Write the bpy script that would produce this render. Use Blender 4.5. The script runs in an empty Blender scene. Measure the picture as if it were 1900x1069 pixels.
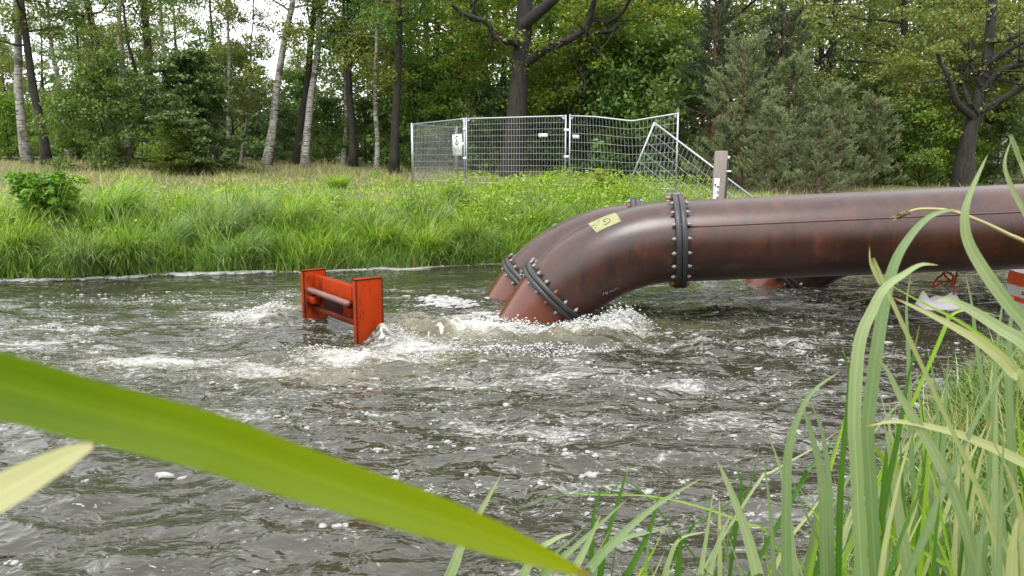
import bpy, math, random
import numpy as np
from mathutils import Vector, Matrix, Euler
R = math.radians
rng = np.random.default_rng(7)
random.seed(7)
SC = bpy.context.scene
COL = SC.collection

# ------------------------------------------------------------------ camera
CAM = np.array((0.0, 0.0, 2.0)); PITCH = R(9.3); FPX = 1463.0
cam = bpy.data.objects.new('camera', bpy.data.cameras.new('camera'))
COL.objects.link(cam); SC.camera = cam
cam.location = CAM; cam.rotation_euler = (R(90) - PITCH, 0, 0)
cam.data.sensor_width = 36.0; cam.data.lens = 36.0 * FPX / 1900.0
cam.data.clip_start = 0.02; cam.data.clip_end = 2000
cam.data.dof.use_dof = True; cam.data.dof.focus_distance = 9.0; cam.data.dof.aperture_fstop = 13.5

# ------------------------------------------------------------------ sky, sun, exposure (overcast)
SUN_EL, SUN_AZ = R(62), R(205)          # azimuth clockwise from +Y (forward)
world = bpy.data.worlds.new('World'); SC.world = world; world.use_nodes = True
nt = world.node_tree; nt.nodes.clear()
sky = nt.nodes.new('ShaderNodeTexSky'); sky.sky_type = 'NISHITA'; sky.sun_disc = False
sky.sun_elevation = SUN_EL; sky.sun_rotation = SUN_AZ; sky.air_density = 1.0; sky.dust_density = 1.0; sky.ozone_density = 1.0
hs = nt.nodes.new('ShaderNodeHueSaturation'); hs.inputs['Saturation'].default_value = 0.10
bg = nt.nodes.new('ShaderNodeBackground'); bg.inputs['Strength'].default_value = 0.15
wo = nt.nodes.new('ShaderNodeOutputWorld')
nt.links.new(sky.outputs[0], hs.inputs['Color']); cloud = nt.nodes.new('ShaderNodeMix'); cloud.data_type = 'RGBA'; cloud.inputs[0].default_value = 0.65      # closed cloud: an even bright veil over the clear sky
cloud.inputs[7].default_value = (7.3, 7.35, 7.5, 1); nt.links.new(hs.outputs[0], cloud.inputs[6]); nt.links.new(cloud.outputs[2], bg.inputs['Color']); nt.links.new(bg.outputs[0], wo.inputs['Surface'])
sl = bpy.data.lights.new('sun', 'SUN'); sl.energy = 1.0; sl.angle = R(25); sl.color = (1.0, 0.97, 0.92)
so = bpy.data.objects.new('sun', sl); COL.objects.link(so)
sd = Vector((math.sin(SUN_AZ) * math.cos(SUN_EL), math.cos(SUN_AZ) * math.cos(SUN_EL), math.sin(SUN_EL)))
so.rotation_euler = (-sd).to_track_quat('-Z', 'Y').to_euler(); so.location = (0, 0, 30)
SC.view_settings.view_transform = 'Standard'; SC.view_settings.look = 'None'
SC.view_settings.exposure = 1.45; SC.view_settings.gamma = 1.0; SC.view_settings.use_curve_mapping = False
SC.render.engine = 'CYCLES'
SC.cycles.max_bounces = 6; SC.cycles.diffuse_bounces = 3; SC.cycles.glossy_bounces = 3
SC.cycles.transmission_bounces = 4; SC.cycles.transparent_max_bounces = 6
SC.cycles.sample_clamp_indirect = 6.0; SC.cycles.use_denoising = True

# ------------------------------------------------------------------ placing: photograph pixel -> point in the place
FWD = np.array((0, math.cos(PITCH), -math.sin(PITCH))); UPV = np.array((0, math.sin(PITCH), math.cos(PITCH)))
def ray(px, py):
    return np.array(((px - 950) / FPX, 0, 0)) + UPV * ((534.5 - py) / FPX) + FWD
def P(px, py, Y):
    d = ray(px, py); return CAM + d * (Y / d[1])
def Wt(px, py, z=0.0):
    d = ray(px, py); return CAM + d * ((z - CAM[2]) / d[2])
def proj(p):
    p = np.asarray(p) - CAM; f = p @ FWD
    return 950 + FPX * p[..., 0] / f, 534.5 - FPX * (p @ UPV) / f

# ------------------------------------------------------------------ noise
_perm = rng.permutation(512)
_g = np.stack([np.cos(np.linspace(0, 2 * np.pi, 64, endpoint=False)), np.sin(np.linspace(0, 2 * np.pi, 64, endpoint=False))], -1)
def perlin(x, y, seed=0):
    xi = np.floor(x).astype(int); yi = np.floor(y).astype(int); xf = x - xi; yf = y - yi
    def grad(ix, iy, fx, fy):
        h = _perm[(_perm[(ix + seed * 37) % 512] + iy) % 512] % 64
        return _g[h, 0] * fx + _g[h, 1] * fy
    u = xf * xf * xf * (xf * (xf * 6 - 15) + 10); v = yf * yf * yf * (yf * (yf * 6 - 15) + 10)
    a = grad(xi, yi, xf, yf); b = grad(xi + 1, yi, xf - 1, yf); c = grad(xi, yi + 1, xf, yf - 1); d = grad(xi + 1, yi + 1, xf - 1, yf - 1)
    return (a + u * (b - a)) * (1 - v) + (c + u * (d - c)) * v
def sstep(a, b, x):
    t = np.clip((x - a) / (b - a), 0, 1); return t * t * (3 - 2 * t)

# ------------------------------------------------------------------ mesh helpers
def mesh_np(name, verts, polys, smooth=False, mats=()):
    """verts (N,3); polys: list of int arrays (M,k) of equal k each"""
    me = bpy.data.meshes.new(name); verts = np.asarray(verts, dtype=np.float32)
    polys = [np.asarray(p, dtype=np.int32) for p in polys if len(p)]
    idx = np.concatenate([p.ravel() for p in polys]) if polys else np.zeros(0, np.int32)
    tot = np.concatenate([np.full(len(p), p.shape[1], np.int32) for p in polys]) if polys else np.zeros(0, np.int32)
    st = np.concatenate([[0], np.cumsum(tot)[:-1]]).astype(np.int32)
    me.vertices.add(len(verts)); me.vertices.foreach_set('co', verts.ravel())
    me.loops.add(len(idx)); me.loops.foreach_set('vertex_index', idx)
    me.polygons.add(len(tot)); me.polygons.foreach_set('loop_start', st); me.polygons.foreach_set('loop_total', tot)
    if smooth: me.polygons.foreach_set('use_smooth', np.ones(len(tot), bool))
    for m in mats: me.materials.append(m)
    me.update(calc_edges=True)
    return me
class MB:
    """collects simple shapes for ONE mesh"""
    def __init__(s): s.v = []; s.q = {}; s.n = 0
    def add(s, v, *faces):
        v = np.asarray(v, float).reshape(-1, 3)
        for f in faces:
            f = np.asarray(f, int)
            if len(f): s.q.setdefault(f.shape[1], []).append(f + s.n)
        s.v.append(v); s.n += len(v); return s
    def box(s, lo, hi, M=None, bev=0.0):
        lo = np.array(lo, float); hi = np.array(hi, float)
        if bev <= 0:
            c = np.array([[x, y, z] for x in (lo[0], hi[0]) for y in (lo[1], hi[1]) for z in (lo[2], hi[2])])
            f = [[0, 1, 3, 2], [4, 6, 7, 5], [0, 4, 5, 1], [2, 3, 7, 6], [0, 2, 6, 4], [1, 5, 7, 3]]
            if M is not None: c = c @ np.array(M)[:3, :3].T + np.array(M)[:3, 3]
            return s.add(c, f)
        v = []; f4 = []; f3 = []
        ce = (lo + hi) / 2; h = (hi - lo) / 2
        idx = {}
        for sx in (-1, 1):
            for sy in (-1, 1):
                for sz in (-1, 1):
                    for a in range(3):
                        sg = np.array((sx, sy, sz)); k = h - bev; k[a] = h[a]
                        idx[(sx, sy, sz, a)] = len(v); v.append(ce + sg * k)
        for a in range(3):
            b, c = (a + 1) % 3, (a + 2) % 3
            for sa in (-1, 1):
                q = []
                for sb, sc_ in ((-1, -1), (1, -1), (1, 1), (-1, 1)):
                    t = [0, 0, 0]; t[a] = sa; t[b] = sb; t[c] = sc_; q.append(idx[(*t, a)])
                f4.append(q if sa > 0 else q[::-1])
            for sb in (-1, 1):
                for sc_ in (-1, 1):
                    t0 = [0, 0, 0]; t0[b] = sb; t0[c] = sc_; t1 = list(t0); t0[a] = -1; t1[a] = 1
                    q = [idx[(*t0, b)], idx[(*t1, b)], idx[(*t1, c)], idx[(*t0, c)]]
                    f4.append(q if sb * sc_ > 0 else q[::-1])
        for sx in (-1, 1):
            for sy in (-1, 1):
                for sz in (-1, 1):
                    q = [idx[(sx, sy, sz, a)] for a in range(3)]
                    f3.append(q if sx * sy * sz > 0 else q[::-1])
        v = np.array(v)
        fix = lambda F: [q if np.cross(v[q[1]] - v[q[0]], v[q[2]] - v[q[0]]) @ (v[q].mean(0) - ce) > 0 else q[::-1] for q in F]
        f4, f3 = fix(f4), fix(f3)
        if M is not None: v = v @ np.array(M)[:3, :3].T + np.array(M)[:3, 3]
        return s.add(v, f4, f3)
    def tube(s, pts, rad, n=8, cap=True):
        v, q = tube_np(pts, rad, n); s.add(v, q)
        if cap:
            k = len(pts); b = s.n - len(v)
            s.q.setdefault(n, []).append(np.array([list(range(b, b + n))[::-1]]))
            s.q.setdefault(n, []).append(np.array([list(range(b + (k - 1) * n, b + k * n))]))
        return s
    def mesh(s, name, mat=None, smooth=False):
        return mesh_np(name, np.concatenate(s.v), [np.concatenate(f) for f in s.q.values()], smooth, [mat] if mat else [])
    def obj(s, name, mat, parent=None, smooth=False): return obj(name, s.mesh(name, mat, smooth), parent)
def tube_np(pts, rad, n=8):
    pts = np.asarray(pts, float); k = len(pts); rad = np.broadcast_to(np.asarray(rad, float), (k,))
    t = np.gradient(pts, axis=0); t /= np.linalg.norm(t, axis=1, keepdims=True) + 1e-9
    ref = np.array((0, 0, 1.0)) if abs(t[0][2]) < 0.9 else np.array((1.0, 0, 0))
    a = np.zeros_like(pts)
    for i in range(k):
        r = ref - t[i] * (ref @ t[i]); r /= np.linalg.norm(r) + 1e-9; a[i] = r; ref = r
    b = np.cross(t, a); th = np.linspace(0, 2 * np.pi, n, endpoint=False)
    v = pts[:, None] + rad[:, None, None] * (np.cos(th)[None, :, None] * a[:, None] + np.sin(th)[None, :, None] * b[:, None])
    i = np.arange(k - 1)[:, None] * n; j = np.arange(n)[None]; j2 = (j + 1) % n
    q = np.stack([i + j, i + j2, i + n + j2, i + n + j], -1).reshape(-1, 4)
    return v.reshape(-1, 3), q
def spline(c, n):
    """Catmull-Rom through control rows"""
    c = np.asarray(c, float); k = len(c)
    if k == 2: return c[0] + (c[1] - c[0]) * np.linspace(0, 1, n)[:, None]
    e = np.vstack([2 * c[0] - c[1], c, 2 * c[-1] - c[-2]])
    u = np.linspace(0, k - 1 - 1e-6, n); i = u.astype(int); t = (u - i)[:, None]
    p0, p1, p2, p3 = e[i], e[i + 1], e[i + 2], e[i + 3]
    return 0.5 * (2 * p1 + (p2 - p0) * t + (2 * p0 - 5 * p1 + 4 * p2 - p3) * t ** 2 + (3 * p1 - p0 - 3 * p2 + p3) * t ** 3)
def obj(name, me, parent=None, loc=None):
    o = bpy.data.objects.new(name, me); COL.objects.link(o)
    if parent is not None: o.parent = parent
    if loc is not None: o.location = loc
    return o
def tag(o, label=None, cat=None, group=None, kind=None):
    if label: o['label'] = label
    if cat: o['category'] = cat
    if group: o['group'] = group
    if kind: o['kind'] = kind
    return o
def thing(name, label, cat, loc=(0, 0, 0), group=None):
    return tag(obj(name, None, None, loc), label, cat, group)
def copy_tree(o, parent=None):
    c = o.copy(); COL.objects.link(c); c.parent = parent
    for k in ('label', 'category', 'group'):
        pass
    for ch in list(o.children): copy_tree(ch, c)
    return c

# ------------------------------------------------------------------ materials
class NT:
    def __init__(s, name):
        s.m = bpy.data.materials.new(name); s.m.use_nodes = True; s.t = s.m.node_tree; s.t.nodes.clear()
        s.out = s.n('ShaderNodeOutputMaterial')
    def n(s, typ, props=None, **inp):
        nd = s.t.nodes.new(typ)
        for k, v in (props or {}).items(): setattr(nd, k, v)
        for k, v in inp.items():
            key = int(k[1:]) if k[0] == 'i' and k[1:].isdigit() else k.replace('_', ' ')
            if hasattr(v, 'is_output'): s.t.links.new(v, nd.inputs[key])
            else:
                sk = nd.inputs[key]
                if sk.type == 'RGBA' and not isinstance(v, (int, float)) and len(v) == 3: v = (*v, 1)
                sk.default_value = v
        return nd
    def ramp(s, fac, stops, interp='LINEAR'):
        r = s.n('ShaderNodeValToRGB'); r.color_ramp.interpolation = interp; e = r.color_ramp.elements
        while len(e) < len(stops): e.new(0.5)
        for el, (p, c) in zip(e, stops): el.position = p; el.color = c if len(c) == 4 else (*c, 1)
        s.t.links.new(fac, r.inputs[0]); return r.outputs[0]
    def mix(s, fac, a, b, mode='MIX'):
        return s.n('ShaderNodeMix', {'data_type': 'RGBA', 'blend_type': mode}, i0=fac, i6=a, i7=b).outputs[2]
    def math(s, op, a, b=0.0, c=0.0, clamp=False): return s.n('ShaderNodeMath', {'operation': op, 'use_clamp': clamp}, i0=a, i1=b, i2=c).outputs[0]
    def noise(s, vec, scale, detail=3.0, rough=0.55, dist=0.0):
        nd = s.n('ShaderNodeTexNoise', None, Scale=scale, Detail=detail, Roughness=rough, Distortion=dist)
        if vec is not None: s.t.links.new(vec, nd.inputs['Vector'])
        return nd.outputs[0]
    def co(s, which='Object'): return s.n('ShaderNodeTexCoord').outputs[which]
    def mapv(s, vec, scale=(1, 1, 1), rot=(0, 0, 0), loc=(0, 0, 0)):
        return s.n('ShaderNodeMapping', None, Vector=vec, Scale=scale, Rotation=rot, Location=loc).outputs[0]
    def bump(s, h, strength=0.3, dist=0.01): return s.n('ShaderNodeBump', None, Height=h, Strength=strength, Distance=dist).outputs[0]
    def done(s, sh): s.t.links.new(sh, s.out.inputs['Surface']); return s.m
def leaf_mat(name, cols, trans=0.35, rough=0.45, objvar=0.0, tcol=None, spec=0.35):
    """cols: list of 2-4 leaf colours picked per leaf"""
    k = NT(name); g = k.n('ShaderNodeNewGeometry'); rnd = g.outputs['Random Per Island']
    c = k.ramp(rnd, [(i / (len(cols) - 1), x) for i, x in enumerate(cols)])
    if objvar:
        oi = k.n('ShaderNodeObjectInfo').outputs['Random']
        c = k.n('ShaderNodeHueSaturation', None, Color=c, Hue=k.math('MULTIPLY_ADD', oi, objvar * 0.12, 0.5 - objvar * 0.06),
                Value=k.math('MULTIPLY_ADD', oi, objvar, 1 - objvar * 0.5)).outputs[0]
    b = k.n('ShaderNodeBsdfPrincipled', None, Base_Color=c, Roughness=rough); b.inputs['Specular IOR Level'].default_value = spec
    tc = k.n('ShaderNodeHueSaturation', None, Color=c, Saturation=1.15, Value=1.25).outputs[0]
    t = k.n('ShaderNodeBsdfTranslucent', None, Color=tc)
    return k.done(k.n('ShaderNodeMixShader', None, i0=trans, i1=b.outputs[0], i2=t.outputs[0]).outputs[0])
def plain(name, col, rough=0.6, metal=0.0, var=0.15, scale=8.0, bump=0.1, spec=0.4):
    k = NT(name); n = k.noise(k.co(), scale, 5)
    c = k.mix(n, tuple(x * (1 - var) for x in col), tuple(min(1, x * (1 + var)) for x in col))
    b = k.n('ShaderNodeBsdfPrincipled', None, Base_Color=c, Roughness=rough, Metallic=metal, Normal=k.bump(n, bump, 0.005)); b.inputs['Specular IOR Level'].default_value = spec
    return k.done(b.outputs[0])
def bark_mat(name, a, b_, stretch=(6, 6, 1.2), bump=0.8, moss=None):
    k = NT(name); v = k.mapv(k.co(), stretch); n = k.noise(v, 3.0, 6, 0.65)
    c = k.mix(k.ramp(n, [(0.35, (0, 0, 0)), (0.65, (1, 1, 1))]), a, b_)
    if moss:
        m = k.ramp(k.noise(k.co(), 1.1, 3), [(0.5, (0, 0, 0)), (0.68, (1, 1, 1))]); c = k.mix(k.math('MULTIPLY', m, 0.6), c, moss)
    s = k.n('ShaderNodeBsdfPrincipled', None, Base_Color=c, Roughness=0.9, Normal=k.bump(n, bump, 0.03))
    return k.done(s.outputs[0])
def birch_mat():
    k = NT('birch_bark'); co = k.co()
    n1 = k.noise(k.mapv(co, (2.0, 2.0, 14.0)), 1.6, 5, 0.6)        # lenticels: thin dark bands
    n2 = k.noise(k.mapv(co, (1.5, 1.5, 1.3)), 1.6, 4, 0.6)
    m1 = k.ramp(n1, [(0.51, (0, 0, 0)), (0.6, (1, 1, 1))]); m2 = k.ramp(n2, [(0.49, (0, 0, 0)), (0.62, (1, 1, 1))])
    c = k.mix(m1, (0.31, 0.29, 0.25), (0.022, 0.018, 0.015)); c = k.mix(m2, c, (0.07, 0.075, 0.05))
    return k.done(k.n('ShaderNodeBsdfPrincipled', None, Base_Color=c, Roughness=0.75, Normal=k.bump(n1, 0.3, 0.02)).outputs[0])
M = {}
M['birch'] = birch_mat()
M['bark'] = bark_mat('dark_bark', (0.006, 0.005, 0.004), (0.034, 0.028, 0.020), moss=(0.03, 0.035, 0.015))
M['oakbark'] = bark_mat('oak_bark', (0.004, 0.0032, 0.0025), (0.030, 0.024, 0.018), (5, 5, 0.8), 1.0, moss=(0.035, 0.04, 0.02))
M['pinebark'] = bark_mat('pine_bark', (0.03, 0.018, 0.012), (0.16, 0.075, 0.04), (4, 4, 1.6))
M['leaf_birch'] = leaf_mat('birch_leaves', [(0.090, 0.153, 0.032), (0.143, 0.203, 0.040), (0.195, 0.233, 0.050), (0.340, 0.264, 0.059)], 0.4, objvar=0.25)
M['leaf_alder'] = leaf_mat('alder_leaves', [(0.072, 0.124, 0.026), (0.097, 0.169, 0.033), (0.148, 0.203, 0.042)], 0.32, objvar=0.3)
M['leaf_broad'] = leaf_mat('broad_leaves', [(0.071, 0.149, 0.024), (0.102, 0.203, 0.032), (0.172, 0.264, 0.036), (0.266, 0.281, 0.051)], 0.42, objvar=0.3)
M['leaf_oak'] = leaf_mat('oak_leaves', [(0.076, 0.131, 0.023), (0.113, 0.197, 0.028), (0.189, 0.262, 0.034), (0.302, 0.246, 0.047)], 0.42, objvar=0.15)
M['leaf_oak2'] = leaf_mat('old_oak_leaves', [(0.097, 0.145, 0.036), (0.140, 0.193, 0.050), (0.193, 0.241, 0.057), (0.302, 0.251, 0.065)], 0.35)
M['leaf_hazel'] = leaf_mat('hazel_leaves', [(0.063, 0.110, 0.028), (0.100, 0.149, 0.044), (0.139, 0.199, 0.070)], 0.28, 0.38, objvar=0.2)
M['leaf_yellow'] = leaf_mat('pale_leaves', [(0.127, 0.177, 0.045), (0.190, 0.228, 0.057), (0.253, 0.266, 0.076)], 0.4, objvar=0.2)
M['needle'] = leaf_mat('pine_needles', [(0.101, 0.137, 0.064), (0.137, 0.181, 0.081), (0.195, 0.227, 0.111), (0.228, 0.218, 0.074)], 0.15, 0.5, objvar=0.2)
M['needle_dark'] = leaf_mat('dark_needles', [(0.043, 0.062, 0.028), (0.067, 0.087, 0.037), (0.071, 0.087, 0.043)], 0.1, 0.5, objvar=0.2)
M['sedge'] = leaf_mat('sedge', [(0.059, 0.134, 0.018), (0.142, 0.258, 0.039), (0.260, 0.403, 0.077), (0.448, 0.515, 0.187)], 0.35, 0.35, 0.15)
M['sedge_grey'] = leaf_mat('grey_sedge', [(0.07, 0.14, 0.03), (0.18, 0.29, 0.09), (0.3, 0.42, 0.16), (0.46, 0.54, 0.28)], 0.3, 0.32, 0.15)
M['lush'] = leaf_mat('lush_grass', [(0.071, 0.168, 0.015), (0.177, 0.325, 0.033), (0.307, 0.448, 0.066), (0.448, 0.448, 0.121)], 0.4, 0.4)
M['straw'] = leaf_mat('straw', [(0.260, 0.235, 0.101), (0.351, 0.304, 0.135), (0.429, 0.359, 0.176), (0.221, 0.248, 0.068)], 0.3, 0.6)
M['forb'] = leaf_mat('forb_leaves', [(0.122, 0.226, 0.024), (0.172, 0.297, 0.030), (0.257, 0.381, 0.048), (0.343, 0.392, 0.060)], 0.4, 0.4)

# ================================================================== THE SETTING: terrain
def yfar(x): return 15.3 + 0.277 * x + 0.40 * perlin(x * 0.45 + 3.1, x * 0 + 0.5, 3) + 0.22 * perlin(x * 1.7, x * 0 + 7.3, 4)
def ynear(x): return np.interp(x, [-60, -6, -2.0, 0.5, 1.9, 3.6, 6.5, 10, 60], [-14, -2.2, 0.3, 2.3, 3.95, 6.3, 8.9, 10.9, 24.5])
def terrain(x, y):
    x = np.asarray(x, float); y = np.asarray(y, float)
    df = (y - yfar(x)) / 1.038; dn = (ynear(x) - y) * 0.72
    zf = np.interp(df, [-4, -0.6, 0, 0.35, 1.2, 2.6, 4.5, 8, 12, 16, 20, 30, 60, 400], [-0.8, -0.4, 0.0, 0.12, 0.42, 0.78, 1.0, 1.08, 1.18, 1.45, 1.75, 1.95, 2.2, 5.0])
    zn = np.interp(dn, [-4, -0.5, 0, 0.3, 1.0, 2.0, 4.0, 60], [-0.8, -0.35, 0.0, 0.24, 0.62, 0.95, 1.15, 1.6])
    z = np.maximum(zf, zn)
    far = sstep(1.5, 6, df)
    return z + (0.05 * perlin(x * 0.9, y * 0.9, 1) + 0.10 * perlin(x * 0.25, y * 0.25, 2)) * np.clip(z, 0, 1) * (0.4 + 0.6 * far)
def tz(x, y): return float(terrain(np.array([x]), np.array([y]))[0])
def axis(*segs):
    out = [segs[0][0]]
    for a, b, s0, s1 in segs:
        x = a
        n = max(2, int(abs(b - a) / ((s0 + s1) / 2)))
        w = np.cumsum(np.linspace(s0, s1, n)); w = a + (b - a) * w / w[-1]
        out += list(w)
    return np.array(out)
def grid_mesh(name, xs, ys, zf, smooth=True, mats=()):
    X, Y = np.meshgrid(xs, ys); Z = zf(X, Y); n, m = X.shape
    i = np.arange(n - 1)[:, None] * m; j = np.arange(m - 1)[None]
    q = np.stack([i + j, i + j + 1, i + m + j + 1, i + m + j], -1).reshape(-1, 4)
    return mesh_np(name, np.stack([X, Y, Z], -1).reshape(-1, 3), [q], smooth, mats), X, Y
def ground_mat():
    k = NT('ground'); co = k.co(); n1 = k.noise(co, 0.6, 5); n2 = k.noise(co, 9.0, 5); n3 = k.noise(co, 2.2, 4)
    g = k.mix(n2, (0.035, 0.06, 0.012), (0.09, 0.14, 0.03)); s = k.mix(n2, (0.05, 0.036, 0.022), (0.13, 0.10, 0.06))
    c = k.mix(k.ramp(k.math('ADD', k.math('MULTIPLY', n1, 0.6), k.math('MULTIPLY', n3, 0.4)), [(0.44, (0, 0, 0)), (0.58, (1, 1, 1))]), g, s)
    at = k.n('ShaderNodeAttribute', {'attribute_name': 'soil'}).outputs['Fac']
    d = k.mix(n2, (0.10, 0.075, 0.05), (0.26, 0.21, 0.14))
    c = k.mix(at, c, d)
    return k.done(k.n('ShaderNodeBsdfPrincipled', None, Base_Color=c, Roughness=0.95, Normal=k.bump(n2, 0.6, 0.04)).outputs[0])
gx = axis((-600, -60, 60, 8), (-60, -14, 6, 0.4), (-14, 14, 0.28, 0.28), (14, 60, 0.4, 6), (60, 600, 8, 60))
gy = axis((-60, -3, 8, 0.4), (-3, 24, 0.25, 0.25), (24, 60, 0.4, 2), (60, 900, 4, 80))
gme, GX, GY = grid_mesh('ground', gx, gy, terrain, True, [ground_mat()])
# bare trodden soil round the gauge post and the fallen fence (in front of the pines) and small patches left
soil = np.zeros(GX.shape)
def soil_spot(cx, cy, sx, sy, a=1.0):
    global soil
    soil = np.maximum(soil, a * np.exp(-(((GX - cx) / sx) ** 2 + ((GY - cy) / sy) ** 2)))
soil_spot(6.0, 18.3, 3.2, 1.1); soil_spot(10.5, 20.2, 3.0, 1.5, 0.9); soil_spot(15, 23, 3, 1.5, 0.8)
soil = np.clip(soil * (0.9 + 0.9 * perlin(GX * 1.3, GY * 1.3, 9)), 0, 1)
at = gme.attributes.new('soil', 'FLOAT', 'POINT'); at.data.foreach_set('value', soil.ravel().astype(np.float32))
tag(obj('ground', gme), kind='structure')

# ================================================================== water
FOAM = [  # px, py, spread across (m), spread along depth (m), strength : where the churned water is white
    (1050, 618, 1.0, 0.34, 1.0), (900, 622, 0.65, 0.36, 0.85), (1160, 608, 0.36, 0.26, 0.95), (760, 645, 0.7, 0.36, 0.66), (690, 668, 0.9, 0.35, 0.66),
    (450, 590, 0.55, 0.35, 0.62), (505, 580, 0.28, 0.3, 0.55), (300, 672, 1.0, 0.30, 0.6), (520, 690, 0.9, 0.35, 0.5), (120, 610, 1.2, 0.5, 0.4), (60, 640, 1.0, 0.4, 0.4),
    (840, 562, 0.55, 0.22, 0.55), (880, 585, 0.5, 0.3, 0.6), (1010, 700, 1.5, 0.6, 0.40), (1250, 720, 1.3, 0.6, 0.34), (1000, 800, 1.6, 0.6, 0.34),
    (1350, 800, 1.0, 0.5, 0.36), (1430, 640, 1.4, 0.45, 0.40), (1300, 560, 1.6, 0.45, 0.34), (1600, 590, 1.8, 0.5, 0.40), (640, 780, 1.2, 0.4, 0.25), (1100, 900, 1.4, 0.4, 0.26),
    (1680, 540, 3.0, 0.8, 0.3), (250, 560, 1.8, 0.6, 0.30), (200, 520, 2.5, 0.5, 0.2)]
AER = [(1050, 625, 0.9, 0.35, 1.0), (850, 630, 0.8, 0.35, 0.9), (760, 600, 0.45, 0.5, 0.8), (720, 665, 1.0, 0.35, 0.7), (530, 570, 0.35, 0.4, 0.6), (300, 675, 1.1, 0.3, 0.35), (1250, 605, 0.8, 0.3, 0.5), (600, 690, 1.3, 0.4, 0.45), (450, 590, 0.6, 0.4, 0.4)]
MOUND = [(1050, 628, 0.8, 0.20, 0.13), (1150, 612, 0.28, 0.2, 0.14), (900, 632, 0.5, 0.22, 0.09), (800, 628, 0.4, 0.3, 0.12), (700, 620, 0.14, 0.10, 0.16), (715, 640, 0.16, 0.12, 0.10), (590, 606, 0.25, 0.16, 0.07),
         (510, 585, 0.3, 0.22, 0.10), (760, 590, 0.35, 0.2, 0.05), (600, 668, 0.6, 0.15, 0.06), (1480, 640, 0.7, 0.22, 0.07), (1300, 640, 0.6, 0.2, 0.05), (620, 640, 0.22, 0.14, -0.07), (450, 620, 0.6, 0.2, -0.05), (640, 700, 0.6, 0.2, -0.04)]
def gsum(L, X, Y, mx=False):
    s = np.zeros_like(X)
    for px, py, a, b, k in L:
        c = Wt(px, py); g = k * np.exp(-(((X - c[0]) / a) ** 2 + ((Y - c[1]) / b) ** 2))
        s = np.maximum(s, g) if mx else s + g
    return s
def foam_d(X, Y): return np.clip(gsum(FOAM, X, Y, True), 0, 1)
def turb(X, Y):
    near = sstep(13.5, 9.5, Y - 0.15 * X); core = np.exp(-(((X + 0.2) / 3.4) ** 2 + ((Y - 8.7) / 1.7) ** 2))
    return 0.28 + 0.54 * near + 0.75 * core
def wave(X, Y):
    T = turb(X, Y); wx = X + 0.25 * perlin(X * 0.8, Y * 0.8, 11); wy = Y + 0.2 * perlin(X * 0.9 + 5, Y * 0.9, 12)
    h = 0.055 * perlin(wx * 0.8, wy * 1.2, 21) + 0.056 * perlin(wx * 1.7 + 3, wy * 2.6, 22)
    h += 0.050 * (0.35 - np.abs(perlin(wx * 1.5, wy * 3.0, 23)))
    h += 0.024 * perlin(wx * 3.3, wy * 4.6, 24) + 0.020 * (0.3 - np.abs(perlin(wx * 3.5 + 1.7, wy * 5.0, 25)))
    h += 0.009 * perlin(wx * 7, wy * 9, 26) + 0.004 * perlin(wx * 13, wy * 16, 27)
    h *= T
    f = np.clip(gsum(FOAM[:8], X, Y, True), 0, 1); wh = sstep(0.35, 0.9, f)
    h += wh * (0.10 * np.abs(perlin(X * 4.5, Y * 5, 31)) + 0.062 * np.abs(perlin(X * 9, Y * 10, 32)) + 0.034 * np.abs(perlin(X * 17, Y * 18, 33)))
    m = gsum(MOUND, X, Y)
    ar = np.clip(gsum(AER, X, Y, True), 0, 1); h += ar * (0.042 * perlin(X * 4.1, Y * 4.6, 36) + 0.050 * (0.25 - np.abs(perlin(X * 6.3, Y * 7.1, 37))) + 0.028 * (0.25 - np.abs(perlin(X * 12, Y * 14, 38))) + 0.010 * perlin(X * 20, Y * 22, 39))
    # water piling up against the front plate of the red frame, in a tongue
    c = Wt(700, 640); h += 0.10 * np.exp(-(((X - c[0] - 0.02) / 0.10) ** 2 + ((Y - c[1] - 0.05) / 0.10) ** 2))
    return h + m * (0.8 + 0.8 * perlin(X * 3.1, Y * 3.7, 34) + 0.5 * perlin(X * 7.0, Y * 7.7, 35))
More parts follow.
